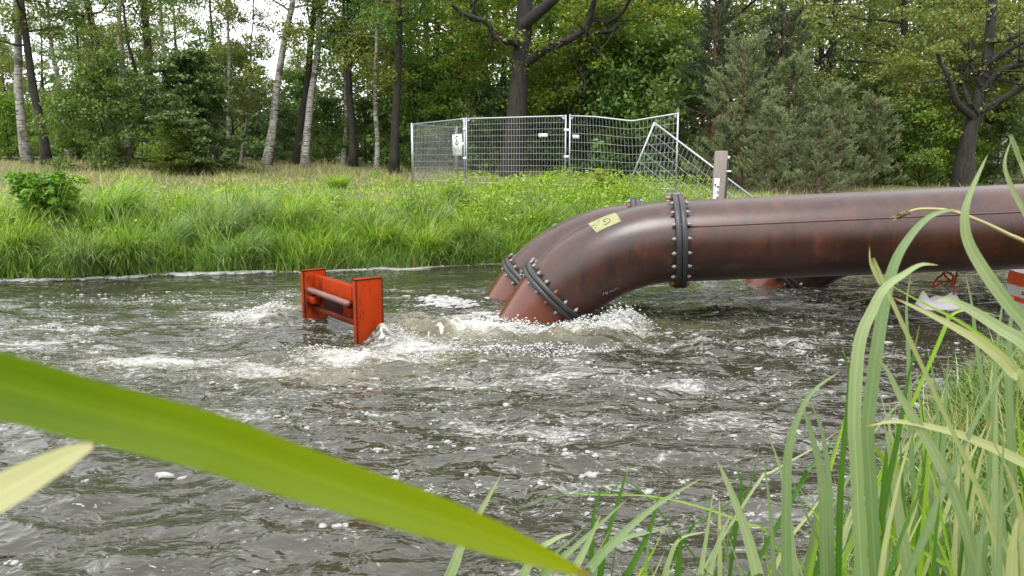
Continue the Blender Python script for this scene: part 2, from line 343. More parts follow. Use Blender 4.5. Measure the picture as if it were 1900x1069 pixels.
def water_mat():
    k = NT('river_water'); co = k.co()
    foam = k.n('ShaderNodeAttribute', {'attribute_name': 'foam'}).outputs['Fac']; aer = k.n('ShaderNodeAttribute', {'attribute_name': 'aerated'}).outputs['Fac']
    warp = k.noise(k.mapv(co, (0.7, 1.1, 1)), 1.3, 2)
    vv = k.n('ShaderNodeVectorMath', {'operation': 'ADD'}, i0=co, i1=k.n('ShaderNodeVectorMath', {'operation': 'SCALE'}, i0=k.n('ShaderNodeTexNoise', None, Scale=2.2, Detail=2.0, Vector=co).outputs['Color'], Scale=0.35).outputs[0]).outputs[0]
    patch = k.noise(k.mapv(vv, (1.0, 3.0, 1)), 1.5, 4, 0.6)          # long rafts across the flow
    fine = k.noise(k.mapv(vv, (1.0, 2.0, 1)), 11.0, 4, 0.7)
    vo = k.n('ShaderNodeTexVoronoi', {'feature': 'F1'}, Vector=k.mapv(vv, (1.0, 1.5, 1)), Scale=17.0, Randomness=1.0).outputs['Distance']
    lace = k.n('ShaderNodeTexVoronoi', {'feature': 'DISTANCE_TO_EDGE'}, Vector=k.mapv(vv, (1.0, 1.7, 1)), Scale=9.0).outputs['Distance']
    dots = k.math('MULTIPLY', k.math('LESS_THAN', vo, 0.2), 0.22)
    lc = k.ramp(lace, [(0.0, (1, 1, 1)), (0.16, (0, 0, 0))])
    s = k.math('ADD', foam, k.math('MULTIPLY_ADD', patch, 1.1, -0.60))
    s = k.math('ADD', s, k.math('MULTIPLY_ADD', fine, 0.9, -0.45))
    fine2 = k.noise(k.mapv(vv, (1.0, 1.6, 1)), 38.0, 3, 0.65)
    s = k.math('ADD', s, dots); s = k.math('MULTIPLY_ADD', lc, 0.14, s); s = k.math('ADD', s, k.math('MULTIPLY_ADD', fine2, 0.5, -0.25))
    mask = k.ramp(s, [(0.30, (0, 0, 0)), (0.50, (0.36, 0.36, 0.36)), (0.68, (0.72, 0.72, 0.72)), (1.0, (1, 1, 1))])
    mask = k.math('MULTIPLY', mask, k.ramp(foam, [(0.02, (0, 0, 0)), (0.12, (1, 1, 1))]))
    r6 = k.noise(k.mapv(vv, (1.0, 1.5, 1)), 5.5, 1.0, 0.5); r14 = k.noise(k.mapv(vv, (1.0, 1.6, 1), loc=(3, 1, 0)), 13.0, 1.5, 0.5); r30 = k.noise(k.mapv(vv, (1.0, 1.8, 1)), 30.0, 1.0, 0.5)
    rdg = k.math('ABSOLUTE', k.math('SUBTRACT', k.noise(k.mapv(vv, (1, 1.7, 1), loc=(7, 2, 0)), 8.0, 1.0, 0.5), 0.5))
    calm = k.ramp(k.noise(k.mapv(co, (1.0, 1.6, 1)), 1.1, 2), [(0.35, (0.35, 0.35, 0.35)), (0.62, (1, 1, 1))])     # smoother slicks between rippled water
    hgt = k.math('ADD', k.math('ADD', k.math('MULTIPLY', r6, 0.028), k.math('MULTIPLY', r14, 0.010)), k.math('SUBTRACT', k.math('MULTIPLY', r30, 0.003), k.math('MULTIPLY', rdg, 0.022)))
    bw = k.bump(k.math('MULTIPLY', hgt, calm), 1.0, 1.0)
    base = k.mix(aer, (0.028, 0.027, 0.016), (0.15, 0.135, 0.070))
    w = k.n('ShaderNodeBsdfPrincipled', None, Base_Color=base, Roughness=0.03, IOR=1.5, Normal=bw)
    bf = k.bump(k.math('ADD', fine, k.math('MULTIPLY', vo, 0.8)), 0.7, 0.04)
    f = k.n('ShaderNodeBsdfPrincipled', None, Base_Color=k.mix(fine, (0.30, 0.29, 0.26), (0.64, 0.64, 0.63)), Roughness=0.55, Normal=bf)
    return k.done(k.n('ShaderNodeMixShader', None, i0=mask, i1=w.outputs[0], i2=f.outputs[0]).outputs[0])
def foam_mat(nm='foam', ca=(0.36, 0.355, 0.33), cb=(0.62, 0.62, 0.61)):
    k = NT(nm); n = k.noise(k.co(), 60.0, 4, 0.7)
    b = k.n('ShaderNodeBsdfPrincipled', None, Base_Color=k.mix(n, ca, cb), Roughness=0.5, Normal=k.bump(n, 0.8, 0.02))
    t = k.n('ShaderNodeBsdfTranslucent', None, Color=(0.8, 0.8, 0.78))
    return k.done(k.n('ShaderNodeMixShader', None, i0=0.25, i1=b.outputs[0], i2=t.outputs[0]).outputs[0])
M['foam'] = foam_mat(); M['spray'] = foam_mat('spray', (0.6, 0.6, 0.57), (0.85, 0.85, 0.84))
wxs = axis((-90, -14, 10, 0.6), (-14, -4.5, 0.12, 0.035), (-4.5, 4.5, 0.026, 0.026), (4.5, 14, 0.035, 0.12), (14, 90, 0.6, 10))
wys = axis((-20, 1.5, 3, 0.4), (1.5, 3.2, 0.1, 0.03), (3.2, 10.2, 0.024, 0.024), (10.2, 19, 0.026, 0.10), (19, 50, 0.4, 4))
wme, WX, WY = grid_mesh('river', wxs, wys, wave, True, [water_mat()])
fa = foam_d(WX, WY); far = np.exp(-((WY - yfar(WX) + 0.10) / (0.09 + 0.10 * np.clip(0.4 + perlin(WX * 0.7, WX * 0 + 1.1, 44) * 1.6, 0, 1))) ** 2)      # scum line along the far bank
fa = np.maximum(fa, far * np.where(WX < 0.5, 0.95, 0.35) * (0.75 + 0.9 * perlin(WX * 0.8, WX * 0 + 3.3, 41)))
fa = np.maximum(fa, 0.20 + 0.12 * perlin(WX * 0.5, WY * 0.9, 42) - 0.10 * sstep(12.0, 13.5, WY - 0.2 * WX) - 0.14 * np.exp(-((WX + 2.5) ** 2 / 4 + (WY - 3.8) ** 2 / 1.5)))
at = wme.attributes.new('foam', 'FLOAT', 'POINT'); at.data.foreach_set('value', np.clip(fa, 0, 1).ravel().astype(np.float32))
ae = np.clip(gsum(AER, WX, WY, True) * (0.75 + 0.8 * perlin(WX * 2.2, WY * 3, 43)), 0, 1)
at = wme.attributes.new('aerated', 'FLOAT', 'POINT'); at.data.foreach_set('value', ae.ravel().astype(np.float32))
tag(obj('river', wme), kind='structure')

# ---- foam clumps riding on the water, spray at the outlet
def ico(sub):
    import bmesh
    bm = bmesh.new(); bmesh.ops.create_icosphere(bm, subdivisions=sub, radius=1.0)
    v = np.array([x.co[:] for x in bm.verts]); f = np.array([[x.index for x in p.verts] for p in bm.faces]); bm.free(); return v, f
def blobs(name, C, S, sub, jit=0.15):
    v, f = ico(sub); n = len(C); sc = S[:, None, :] * (1 + jit * rng.standard_normal((n, len(v), 1)))
    a = rng.uniform(0, 6.28, n); ca, sa = np.cos(a)[:, None], np.sin(a)[:, None]
    vx = v[None] * sc; V = np.stack([vx[..., 0] * ca - vx[..., 1] * sa, vx[..., 0] * sa + vx[..., 1] * ca, vx[..., 2]], -1) + C[:, None, :]
    F = f[None] + (np.arange(n) * len(v))[:, None, None]
    return mesh_np(name, V.reshape(-1, 3), [F.reshape(-1, 3)], True, [M['spray'] if name == 'spray' else M['foam']])
def scatter_foam(n, xr, yr, pw=1.0, base=0.03):
    X = rng.uniform(*xr, n * 8); Y = rng.uniform(*yr, n * 8); d = np.clip(foam_d(X, Y) ** pw + base, 0, 1)
    d = d * np.clip(0.5 + 1.8 * perlin(X * 1.3, Y * 2.6, 51), 0, 1.4)
    k = rng.uniform(0, 0.75, n * 8) < d; X, Y = X[k][:n], Y[k][:n]; return X, Y
X, Y = scatter_foam(2000, (-7, 5), (3.4, 12), 1.0, 0.10)
ok = Y > ynear(X) + 0.05; X, Y = X[ok], Y[ok]
r = 0.005 + 0.018 * rng.random(len(X)) ** 3
big = rng.random(len(X)) < 0.05; r[big] = rng.uniform(0.018, 0.036, big.sum())
S = np.stack([r * rng.uniform(1.0, 2.2, len(r)), r * rng.uniform(0.8, 1.3, len(r)), r * rng.uniform(0.35, 0.6, len(r))], -1)
j = rng.integers(0, len(X), 3 * len(X)); X2 = X[j] + rng.normal(0, 1, len(j)) * r[j] * 1.2; Y2 = Y[j] + rng.normal(0, 1, len(j)) * r[j] * 0.9; S2 = S[j] * rng.uniform(0.25, 0.6, (len(j), 1))
tag(obj('foam_clumps', blobs('foam_clumps', np.stack([np.append(X, X2), np.append(Y, Y2), np.append(wave(X, Y) + r * 0.1, wave(X2, Y2) + S2[:, 2] * 0.3)], -1), np.vstack([S, S2]), 1, 0.14)), 'small white foam clumps drifting on the dark river', 'foam', kind='stuff')
# scum along the far bank
n = 1700; X = rng.uniform(-13, 2.5, n); X = X[rng.random(n) < np.clip(np.where(X < -4.5, 0.85, 0.45) + 1.5 * perlin(X * 0.9, X * 0 + 5.5, 45), 0.03, 1)]; n = len(X)
Y = yfar(X) - 0.03 - np.abs(rng.normal(0, 0.09, n)) * (1 + 1.2 * perlin(X * 0.6, X * 0 + 2.2, 46)); r = (0.012 + 0.045 * rng.random(n) ** 2) * np.where(X < -4.2, 1.5, 0.9)
S = np.stack([r * rng.uniform(1.5, 3.5, n), r * 1.2, r * 0.3], -1)
tag(obj('foam_scum', blobs('foam_scum', np.stack([X, Y, 0.012 + 0 * X], -1), S, 1, 0.2)), 'white scum line along the foot of the far bank', 'foam', kind='stuff')
# flat raft of foam left of the outlet
n = 170; c = Wt(832, 562); t = rng.normal(0, 1, (n, 2)); X = c[0] + t[:, 0] * 0.20; Y = c[1] + t[:, 1] * 0.13 - 0.25 * t[:, 0] * 0.20; r = rng.uniform(0.02, 0.055, n)
tag(obj('foam_raft', blobs('foam_raft', np.stack([X, Y, wave(X, Y) + 0.012], -1), np.stack([r * 1.9, r * 1.2, r * 0.38], -1), 1, 0.15)), 'flat white raft of foam floating left of the pipe outlets', 'foam', kind='stuff')
# boiling spray
def spray(n, pts, sx, sy, hz, r0, r1):
    c = spline(np.array([Wt(*p) for p in pts]), n); rng.shuffle(c)
    X = c[:, 0] + rng.normal(0, sx, n); Y = c[:, 1] + rng.normal(0, sy, n); r = r0 + (r1 - r0) * rng.random(n) ** 2.5
    Z = wave(X, Y) + np.abs(rng.normal(0, hz, n)) * (0.4 + 1.2 * np.clip(perlin(X * 3, Y * 3, 61) + 0.4, 0, 1)); return np.stack([X, Y, Z], -1), np.stack([r, r, r * 0.85], -1)
sp = [spray(3600, [(890, 612), (980, 622), (1080, 620), (1190, 606)], 0.09, 0.14, 0.038, 0.0025, 0.015), spray(1100, [(880, 650), (1000, 660), (1130, 650)], 0.15, 0.12, 0.02, 0.003, 0.012), spray(700, [(1110, 606), (1185, 604)], 0.08, 0.08, 0.06, 0.0025, 0.016),
      spray(700, [(690, 632), (720, 628), (760, 645)], 0.05, 0.05, 0.03, 0.003, 0.012), spray(800, [(415, 598), (470, 585), (530, 572)], 0.10, 0.10, 0.03, 0.003, 0.016),
      spray(700, [(560, 655), (650, 662), (760, 664), (840, 650)], 0.14, 0.07, 0.015, 0.003, 0.013), spray(500, [(880, 582), (930, 596)], 0.10, 0.08, 0.02, 0.004, 0.02)]
tag(obj('spray', blobs('spray', np.concatenate([a for a, b in sp]), np.concatenate([b for a, b in sp]) * (1.25, 1.0, 0.8), 1, 0.10)), 'boiling white spray where the pipe outlets meet the river', 'spray', kind='stuff')

# ================================================================== the three discharge pipes
def pipe_paint():
    k = NT('pipe_paint'); co = k.co(); n = k.noise(co, 1.7, 6, 0.62); n2 = k.noise(k.mapv(co, (5, 5, 0.7)), 1.6, 5, 0.7); n3 = k.noise(co, 34.0, 4, 0.7); n4 = k.noise(k.mapv(co, (2.2, 2.2, 0.8)), 2.6, 4, 0.6)
    c = k.mix(k.ramp(n, [(0.36, (0, 0, 0)), (0.66, (1, 1, 1))]), (0.023, 0.0070, 0.0042), (0.060, 0.0180, 0.0100))
    c = k.mix(k.math('MULTIPLY', k.ramp(n2, [(0.50, (0, 0, 0)), (0.64, (1, 1, 1))]), 0.8), c, (0.015, 0.006, 0.005))     # dark drip streaks
    c = k.mix(k.math('MULTIPLY', k.ramp(n4, [(0.60, (0, 0, 0)), (0.78, (1, 1, 1))]), 0.55), c, (0.14, 0.040, 0.016))      # rust blooms
    c = k.mix(k.math('MULTIPLY', k.ramp(n3, [(0.60, (0, 0, 0)), (0.68, (1, 1, 1))]), 0.45), c, (0.014, 0.007, 0.006))
    rough = k.math('ADD', k.math('MULTIPLY_ADD', n, 0.16, 0.20), k.math('MULTIPLY', n2, 0.08))
    b = k.n('ShaderNodeBsdfPrincipled', None, Base_Color=c, Roughness=rough, Normal=k.bump(k.math('ADD', n3, k.math('MULTIPLY', n, 0.8)), 0.10, 0.010)); b.inputs['Specular IOR Level'].default_value = 0.6; b.inputs['Sheen Weight'].default_value = 0.3; b.inputs['Sheen Roughness'].default_value = 0.3; b.inputs['Sheen Tint'].default_value = (0.9, 0.82, 0.84, 1)
    return k.done(b.outputs[0])
def outlet_paint():
    k = NT('outlet_paint'); co = k.co(); n = k.noise(co, 2.0, 6, 0.6); n3 = k.noise(co, 30.0, 4)
    c = k.mix(n, (0.07, 0.018, 0.010), (0.15, 0.042, 0.018))
    return k.done(k.n('ShaderNodeBsdfPrincipled', None, Base_Color=c, Roughness=0.22, Normal=k.bump(k.math('ADD', n3, n), 0.1, 0.01)).outputs[0])
M['pipe'] = pipe_paint(); M['outlet'] = outlet_paint()
M['flange'] = plain('flange_black', (0.022, 0.021, 0.021), 0.42, 0.0, 0.4, 20, 0.25, 0.5)
M['bolt'] = plain('galvanised_bolt', (0.26, 0.26, 0.25), 0.5, 0.4, 0.5, 30, 0.1)
M['rustbolt'] = plain('rusty_bolt', (0.22, 0.07, 0.03), 0.8, 0.0, 0.4, 30, 0.2)
M['sticker'] = plain('yellow_label', (0.24, 0.24, 0.11), 0.65, 0.0, 0.5, 16, 0.2)
M['ink'] = plain('black_ink', (0.05, 0.03, 0.025), 0.6)
M['chalk'] = plain('chalk', (0.55, 0.52, 0.46), 0.8)
F1 = P(1258, 448, 9.75); FR = P(1840, 423, 9.33); AX = (F1 - FR) / np.linalg.norm(F1 - FR)     # heading left, gently down
PL = np.array((AX[0], AX[1], 0)); PL /= np.linalg.norm(PL); ZV = np.array((0, 0, 1.0)); SIDE = np.cross(PL, ZV)
A0 = math.asin(-AX[2]); A1 = R(47); RB = 2.02; PR = 0.502
def centre(s):
    """s<0 straight towards the right, 0..L1 elbow, beyond: outlet stub; returns point, heading angle"""
    L1 = RB * (A1 - A0) + 0.12
    if s <= 0.06: return F1 + AX * s, A0
    e = min(max(s - 0.06, 0), RB * (A1 - A0)); a = A0 + e / RB
    p = F1 + AX * 0.06 + PL * RB * (math.sin(a) - math.sin(A0)) - ZV * RB * (math.cos(A0) - math.cos(a))
    if s > 0.06 + RB * (A1 - A0): p = p + (PL * math.cos(A1) - ZV * math.sin(A1)) * (s - 0.06 - RB * (A1 - A0))
    return p, a
LE = RB * (A1 - A0) + 0.14
def ring(p, a, r, n=64):
    d = PL * math.cos(a) - ZV * math.sin(a); u = PL * math.sin(a) + ZV * math.cos(a); th = np.linspace(0, 2 * np.pi, n, endpoint=False)
    return p + r * (np.cos(th)[:, None] * u + np.sin(th)[:, None] * SIDE)
def loft(rings):
    n = len(rings[0]); k = len(rings); i = np.arange(k - 1)[:, None] * n; j = np.arange(n)[None]; j2 = (j + 1) % n
    return np.concatenate(rings), np.stack([i + j, i + n + j, i + n + j2, i + j2], -1).reshape(-1, 4)
def surf(s, th, off=0.0):
    p, a = centre(s); u = PL * math.sin(a) + ZV * math.cos(a); nrm = math.cos(th) * u + math.sin(th) * SIDE
    return p + nrm * (PR + off)
def surf_at(px, py):
    """the (s, angle) on the pipe facing the camera that shows at this pixel"""
    best = (1e9, 0, 0); rs = (-4, LE, 90); rt = (-math.pi, math.pi, 120)
    for it in range(4):
        ss = np.linspace(rs[0], rs[1], rs[2]); tt = np.linspace(rt[0], rt[1], rt[2]); best = (1e9, 0, 0)
        for s in ss:
            p, a = centre(s); u = PL * math.sin(a) + ZV * math.cos(a); nr = np.cos(tt)[:, None] * u + np.sin(tt)[:, None] * SIDE; q = p + nr * PR
            x, y = proj(q); d = (x - px) ** 2 + (y - py) ** 2; d = np.where(((CAM - q) * nr).sum(1) > 0, d, 1e9); i = int(d.argmin())
            if d[i] < best[0]: best = (d[i], s, tt[i])
        hs_, ht = (rs[1] - rs[0]) / rs[2] * 1.5, (rt[1] - rt[0]) / rt[2] * 1.5
        rs = (best[1] - hs_, best[1] + hs_, 12); rt = (best[2] - ht, best[2] + ht, 12)
    return best[1], best[2]
def bolt_mesh(mat):
    b = MB(); h = 0.023; L = 0.098
    for z0, z1, r, n in ((-L, -L + 0.03, h, 6), (L - 0.03, L, h, 6), (-L - 0.022, L + 0.016, 0.012, 8)):
        b.tube([(0, 0, z0), (0, 0, z1)], r, n)
    return b.mesh('bolt', mat)
BOLT, BOLTR = bolt_mesh(M['bolt']), bolt_mesh(M['rustbolt'])
def build_pipe(label, shift, straight, nb=20, extra=0.0):
    shift = np.array(shift); root = thing('discharge_pipe', label, 'pipe', tuple(F1 + shift), 'discharge pipes side by side'); o = F1
    def part(name, v, q, mat, par=root, smooth=True):
        return obj(name, mesh_np(name, v - o, q if isinstance(q, list) else [q], smooth, [mat]), par)
    v, q = loft([ring(*centre(s), PR) for s in np.linspace(-straight, -0.05, 8)]); st = part('straight_section', v, q, M['pipe'])
    v, q = loft([ring(*centre(s), PR) for s in np.linspace(0.05, LE - 0.06, 36)]); el = part('elbow', v, q, M['pipe'])
    # outlet stub, mitred a little steeper, going under water
    pe, ae_ = centre(LE); a2 = R(59); d2 = PL * math.cos(a2) - ZV * math.sin(a2)
    rs = [ring(*centre(LE + 0.05), PR)] + [ring(pe + d2 * t + (PL * math.cos(A1) - ZV * math.sin(A1)) * 0.06, a2 if t > 0.3 else A1 + (a2 - A1) * t / 0.3, PR) for t in np.linspace(0.06, 1.5, 12)]
    v, q = loft(rs); part('outlet_section', v, q, M['outlet'])
    for sc_, (p, a) in enumerate((centre(0.0), centre(LE))):
        d = PL * math.cos(a) - ZV * math.sin(a); u = PL * math.sin(a) + ZV * math.cos(a)
        prof = [(-0.066, PR - 0.004), (-0.066, PR + 0.072), (-0.060, PR + 0.080), (-0.010, PR + 0.080), (-0.004, PR + 0.074), (-0.004, PR + 0.055), (0.004, PR + 0.055), (0.004, PR + 0.074), (0.010, PR + 0.080), (0.060, PR + 0.080), (0.066, PR + 0.072), (0.066, PR - 0.004)]
        rings = [ring(p + d * t, a, r, 72) for t, r in prof]
        v, q = loft(rings); fl = part('flange', v, q, M['flange'], smooth=False)
        for i in range(nb):
            th = 2 * math.pi * (i + 0.5) / nb; c = p + (PR + 0.044) * (math.cos(th) * u + math.sin(th) * SIDE) - o
            bo = obj('bolt', BOLTR if rng.random() < 0.18 else BOLT, fl)
            z = Vector(d); x = Vector(u); y = z.cross(x); spin = Matrix.Rotation(rng.uniform(0, 1), 4, 'Z')
            m = Matrix((x, y, z)).transposed().to_4x4() @ spin; m.translation = Vector(c) + Vector(d) * rng.uniform(-0.008, 0.012); bo.matrix_local = m
    return root, st, el, o
p1, st1, el1, o1 = build_pipe('nearest big brown steel pipe, yellow label on its elbow', (0, 0, 0), 12.0)
# raised weld along the straight section
sth = surf_at(1500, 411)[1]
b = MB(); b.tube([surf(s, sth, 0.0) - o1 for s in np.linspace(-12, -0.07, 30)], 0.011, 8); b.obj('weld_seam', plain('weld_bead', (0.085, 0.042, 0.034), 0.4), st1, True)
# yellow label and handwriting, laid on the elbow's skin
def patch(name, corners, mat, par, off=0.003, nu=10, nv=6):
    st = [surf_at(*c) for c in corners]; V = []
    for j in range(nv + 1):
        for i in range(nu + 1):
            u, v = i / nu, j / nv
            s = (st[0][0] * (1 - u) + st[1][0] * u) * (1 - v) + (st[3][0] * (1 - u) + st[2][0] * u) * v
            t = (st[0][1] * (1 - u) + st[1][1] * u) * (1 - v) + (st[3][1] * (1 - u) + st[2][1] * u) * v
            V.append(surf(s, t, off) - o1)
    i = np.arange(nv)[:, None] * (nu + 1); j = np.arange(nu)[None]
    q = np.stack([i + j, i + j + 1, i + nu + j + 2, i + nu + j + 1], -1).reshape(-1, 4)
    return obj(name, mesh_np(name, np.array(V), [q], True, [mat]), par)
patch('label', [(1091, 416), (1141, 395), (1153, 411), (1107, 432)], M['sticker'], el1)
def strokes(name, lines, mat, par, r=0.004, off=0.005):
    b = MB()
    for L in lines:
        st = [surf_at(*p) for p in L]; b.tube([surf(s, t, off) - o1 for s, t in st], r, 5)
    return b.obj(name, mat, par)
strokes('label_writing', [[(1119, 410), (1124, 407), (1129, 406), (1132, 409), (1131, 413), (1126, 416), (1122, 418)], [(1119, 412), (1124, 411)], [(1098, 419), (1101, 420), (1103, 417)], [(1104, 424), (1107, 422)], [(1110, 411), (1113, 410)]], M['ink'], el1)
strokes('chalk_writing', [[(1119, 543), (1120, 548)], [(1123, 542), (1124, 545), (1127, 545)], [(1127, 541), (1126, 547)], [(1131, 543), (1133, 539), (1135, 541), (1137, 537), (1137, 542)], [(1139, 541), (1142, 535), (1144, 537), (1147, 533), (1148, 537)]], M['chalk'], el1, 0.0022, 0.003)
build_pipe('second brown steel pipe, half hidden behind the nearest one', (-0.28, 1.5, -0.12), 12.0)
build_pipe('third brown pipe, only its outlet showing beneath the nearest pipe', (3.85, 2.75, -0.22), 9.0)

# ================================================================== red frame in the river
def red_paint():
    k = NT('red_paint'); co = k.co(); n = k.noise(co, 5.0, 6, 0.65); n2 = k.noise(k.mapv(co, (1, 1, 0.35)), 7.0, 5, 0.7); n3 = k.noise(co, 60, 3)
    c = k.mix(n, (0.22, 0.019, 0.003), (0.31, 0.036, 0.005))
    c = k.mix(k.math('MULTIPLY', k.ramp(n2, [(0.51, (0, 0, 0)), (0.58, (1, 1, 1))]), 0.75), c, (0.065, 0.014, 0.008))
    c = k.mix(k.math('MULTIPLY', k.ramp(n3, [(0.70, (0, 0, 0)), (0.74, (1, 1, 1))]), 0.7), c, (0.06, 0.02, 0.012))
    wet = k.n('ShaderNodeSeparateXYZ', None, Vector=co).outputs['Z']      # algae-dark tide band just above the river
    c = k.mix(k.math('MULTIPLY', k.ramp(k.math('ADD', wet, k.math('MULTIPLY', n, 0.10)), [(0.16, (1, 1, 1)), (0.24, (0, 0, 0))]), 0.55), c, (0.16, 0.03, 0.012))
    return k.done(k.n('ShaderNodeBsdfPrincipled', None, Base_Color=c, Roughness=0.55, Normal=k.bump(k.math('ADD', n2, n3), 0.15, 0.01), **{'Specular IOR Level': 0.03}).outputs[0])
M['red'] = red_paint(); M['worn_shade'] = plain('worn_shade_steel', (0.028, 0.011, 0.008), 0.8, 0, 0.4, 15, 0.2, 0.1); M['bar'] = plain('bar_steel', (0.17, 0.075, 0.06), 0.4, 0.2, 0.4, 12, 0.1)
M['dirty_shade_red'] = plain('stained_shade_red', (0.10, 0.018, 0.008), 0.6, 0, 0.8, 7, 0.2, 0.1)
E1 = Wt(663, 643); E2 = Wt(566, 602); dv = (E1 - E2); LB = np.linalg.norm(dv); dv /= LB; wv = np.cross(ZV, dv); wv = wv if wv[0] > 0 else -wv
fr = thing('red_frame', 'orange-red H-shaped steel frame standing in the churning river', 'frame', tuple(E1))
def FM(along, across, z):   # frame axes: x along the beam (0 = outer face of the near post), y across the plate
    m = np.eye(4); m[:3, 0] = dv; m[:3, 1] = wv; m[:3, 2] = ZV; m[:3, 3] = dv * along + wv * across + ZV * z; return m
H1 = P(663, 519, E1[1])[2]; H2 = P(566, 502, E2[1])[2]; TH = 0.085
def post(along, h, wid):
    b = MB(); b.box((-TH, 0, -0.8), (0, wid, h), FM(along, 0, 0), 0.012); o = b.obj('post', M['red'], fr)
    # worn dark edges, a little proud
    b = MB()
    for y in (0.001, wid - 0.013): b.box((-0.006, y, -0.5), (0.003, y + 0.012, h - 0.015), FM(along, 0, 0))
    b.box((-0.006, 0.01, h - 0.015), (0.0025, wid - 0.01, h - 0.003), FM(along, 0, 0))
    b.box((-TH - 0.002, -0.0025, h - 0.016), (0.0, 0.008, h - 0.004), FM(along, 0, 0)); b.obj('worn_edge', M['worn_shade'], o)
    return o
post(0.0, H1, 0.325); post(-LB, H2, 0.30)
b = MB(); b.box((-LB + 0.002, 0.13, 0.23), (-TH - 0.002, 0.21, H1 - 0.13), FM(0, 0, 0), 0.008); cb = b.obj('crossbeam', M['red'], fr)
b = MB(); b.box((-LB + 0.002, 0.10, 0.165), (-TH - 0.002, 0.235, 0.228), FM(0, 0, 0), 0.006); b.obj('lower_rail', M['dirty_shade_red'], fr)  # darker red: the shadow under the beam is put into its colour
b = MB(); b.box((-LB + 0.30, 0.120, 0.240), (-0.62, 0.128, 0.385), FM(0, 0, 0), 0.004); b.obj('recess_shade_plate', M['worn_shade'], cb)  # dark plate: a rusty patch plus the recess shade, painted as colour
ba = FM(0, 0, 0)
def fp(x, y, z): return dv * x + wv * y + ZV * z
b = MB(); b.tube([fp(-LB + 0.02, 0.045, 0.435), fp(-LB + 0.12, 0.045, 0.437), fp(-0.30, 0.045, 0.42), fp(-0.26, 0.045, 0.418)], [0.03, 0.036, 0.036, 0.026], 14); b.obj('round_bar', M['bar'], fr, True)
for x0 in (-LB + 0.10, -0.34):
    b = MB(); b.box((x0, 0.04, 0.36), (x0 + 0.035, 0.132, 0.455), FM(0, 0, 0), 0.006); b.obj('bracket', M['dirty_shade_red'], fr)
b = MB(); b.box((-LB + 0.003, 0.02, 0.28), (-LB + 0.24, 0.125, 0.36), FM(0, 0, 0), 0.006); b.obj('bracket', M['red'], fr)

# ================================================================== mobile fence panels
M['galv'] = plain('galvanised_tube', (0.42, 0.43, 0.45), 0.42, 0.55, 0.12, 20, 0.05)
M['wire'] = plain('galvanised_wire', (0.36, 0.37, 0.37), 0.5, 0.3, 0.1, 20, 0.0)
M['signwhite'] = plain('sign_white', (0.78, 0.78, 0.78), 0.5, 0, 0.05, 3, 0.0); M['signgrey'] = plain('sign_grey_print', (0.30, 0.31, 0.33), 0.6, 0, 0.1)
M['black'] = plain('black_plastic', (0.012, 0.012, 0.013), 0.5); M['block'] = plain('concrete_foot', (0.22, 0.21, 0.19), 0.9, 0, 0.2)
def gp(px, Y):   # point on the ground under pixel column
    x = P(px, 340, Y)[0]; return np.array((x, Y, tz(x, Y)))
def panel(label, a, b_, H=2.0, nv=34, nh=9, bend=None, bulge=0.0, wr=0.0034):
    """a, b_: feet of the two posts"""
    a = np.array(a, float); b_ = np.array(b_, float); root = thing('fence_panel', label, 'fence', tuple(a), 'mobile fence panels round the oak'); ez = ZV
    run = b_ - a; nrm = np.cross(run / np.linalg.norm(run), ez)
    bend = bend or (lambda u: 0.0)
    def S(u, v): # v metres above foot
        k = max(0, (v - 0.1) / (H - 0.1)); return run * u + ez * (v + bend(u) * k) + nrm * bulge * math.sin(math.pi * u) * k
    for u in (0.0, 1.0):
        mb = MB(); mb.tube([S(u, 0.0), S(u, H + 0.03)], 0.021, 10); pst = mb.obj('post', M['galv'], root, True)
        mb = MB(); mb.tube([S(u, H + 0.031), S(u, H + 0.045)], 0.023, 8); mb.obj('cap', M['black'] if u else M['galv'], pst)
    mb = MB(); mb.tube([S(u, H) for u in np.linspace(0.007, 0.993, 15)], 0.021, 8); mb.obj('top_rail', M['galv'], root, True)
    mb = MB(); mb.tube([S(u, 0.14) for u in np.linspace(0.007, 0.993, 5)], 0.017, 8); mb.obj('bottom_rail', M['galv'], root, True)
    mb = MB()
    for i in range(1, nv): mb.tube([S(i / nv, v) for v in np.linspace(0.14, H, 7)], wr, 4, False)
    for j in range(1, nh): mb.tube([S(u, 0.14 + (H - 0.14) * j / nh) for u in np.linspace(0, 1, 11)], wr * 1.25, 4, False)
    mb.obj('wire_mesh', M['wire'], root)
    for u in (0.0, 1.0):     # concrete foot
        c = S(u, 0.0); d = run / np.linalg.norm(run); m = np.eye(4); m[:3, 0] = d; m[:3, 1] = nrm; m[:3, 2] = ez; m[:3, 3] = c
        mb = MB(); mb.box((-0.12, -0.32, -0.10), (0.12, 0.32, 0.06), m, 0.02); mb.obj('foot', M['block'], root)
    for u in (0.012, 0.988):   # corner gusset
        sx = 1 if u < 0.5 else -1; c0 = S(u, H - 0.02); d = run / np.linalg.norm(run) * sx
        V = [c0, c0 + d * 0.11, c0 - ez * 0.11]; V = np.array([p + nrm * 0.006 for p in V] + [p - nrm * 0.006 for p in V])
        mb = MB(); mb.add(V, [[0, 2, 1], [3, 4, 5]], [[0, 1, 4, 3], [1, 2, 5, 4], [2, 0, 3, 5]]); mb.obj('gusset', M['galv'], root)
    return root, S, nrm, run
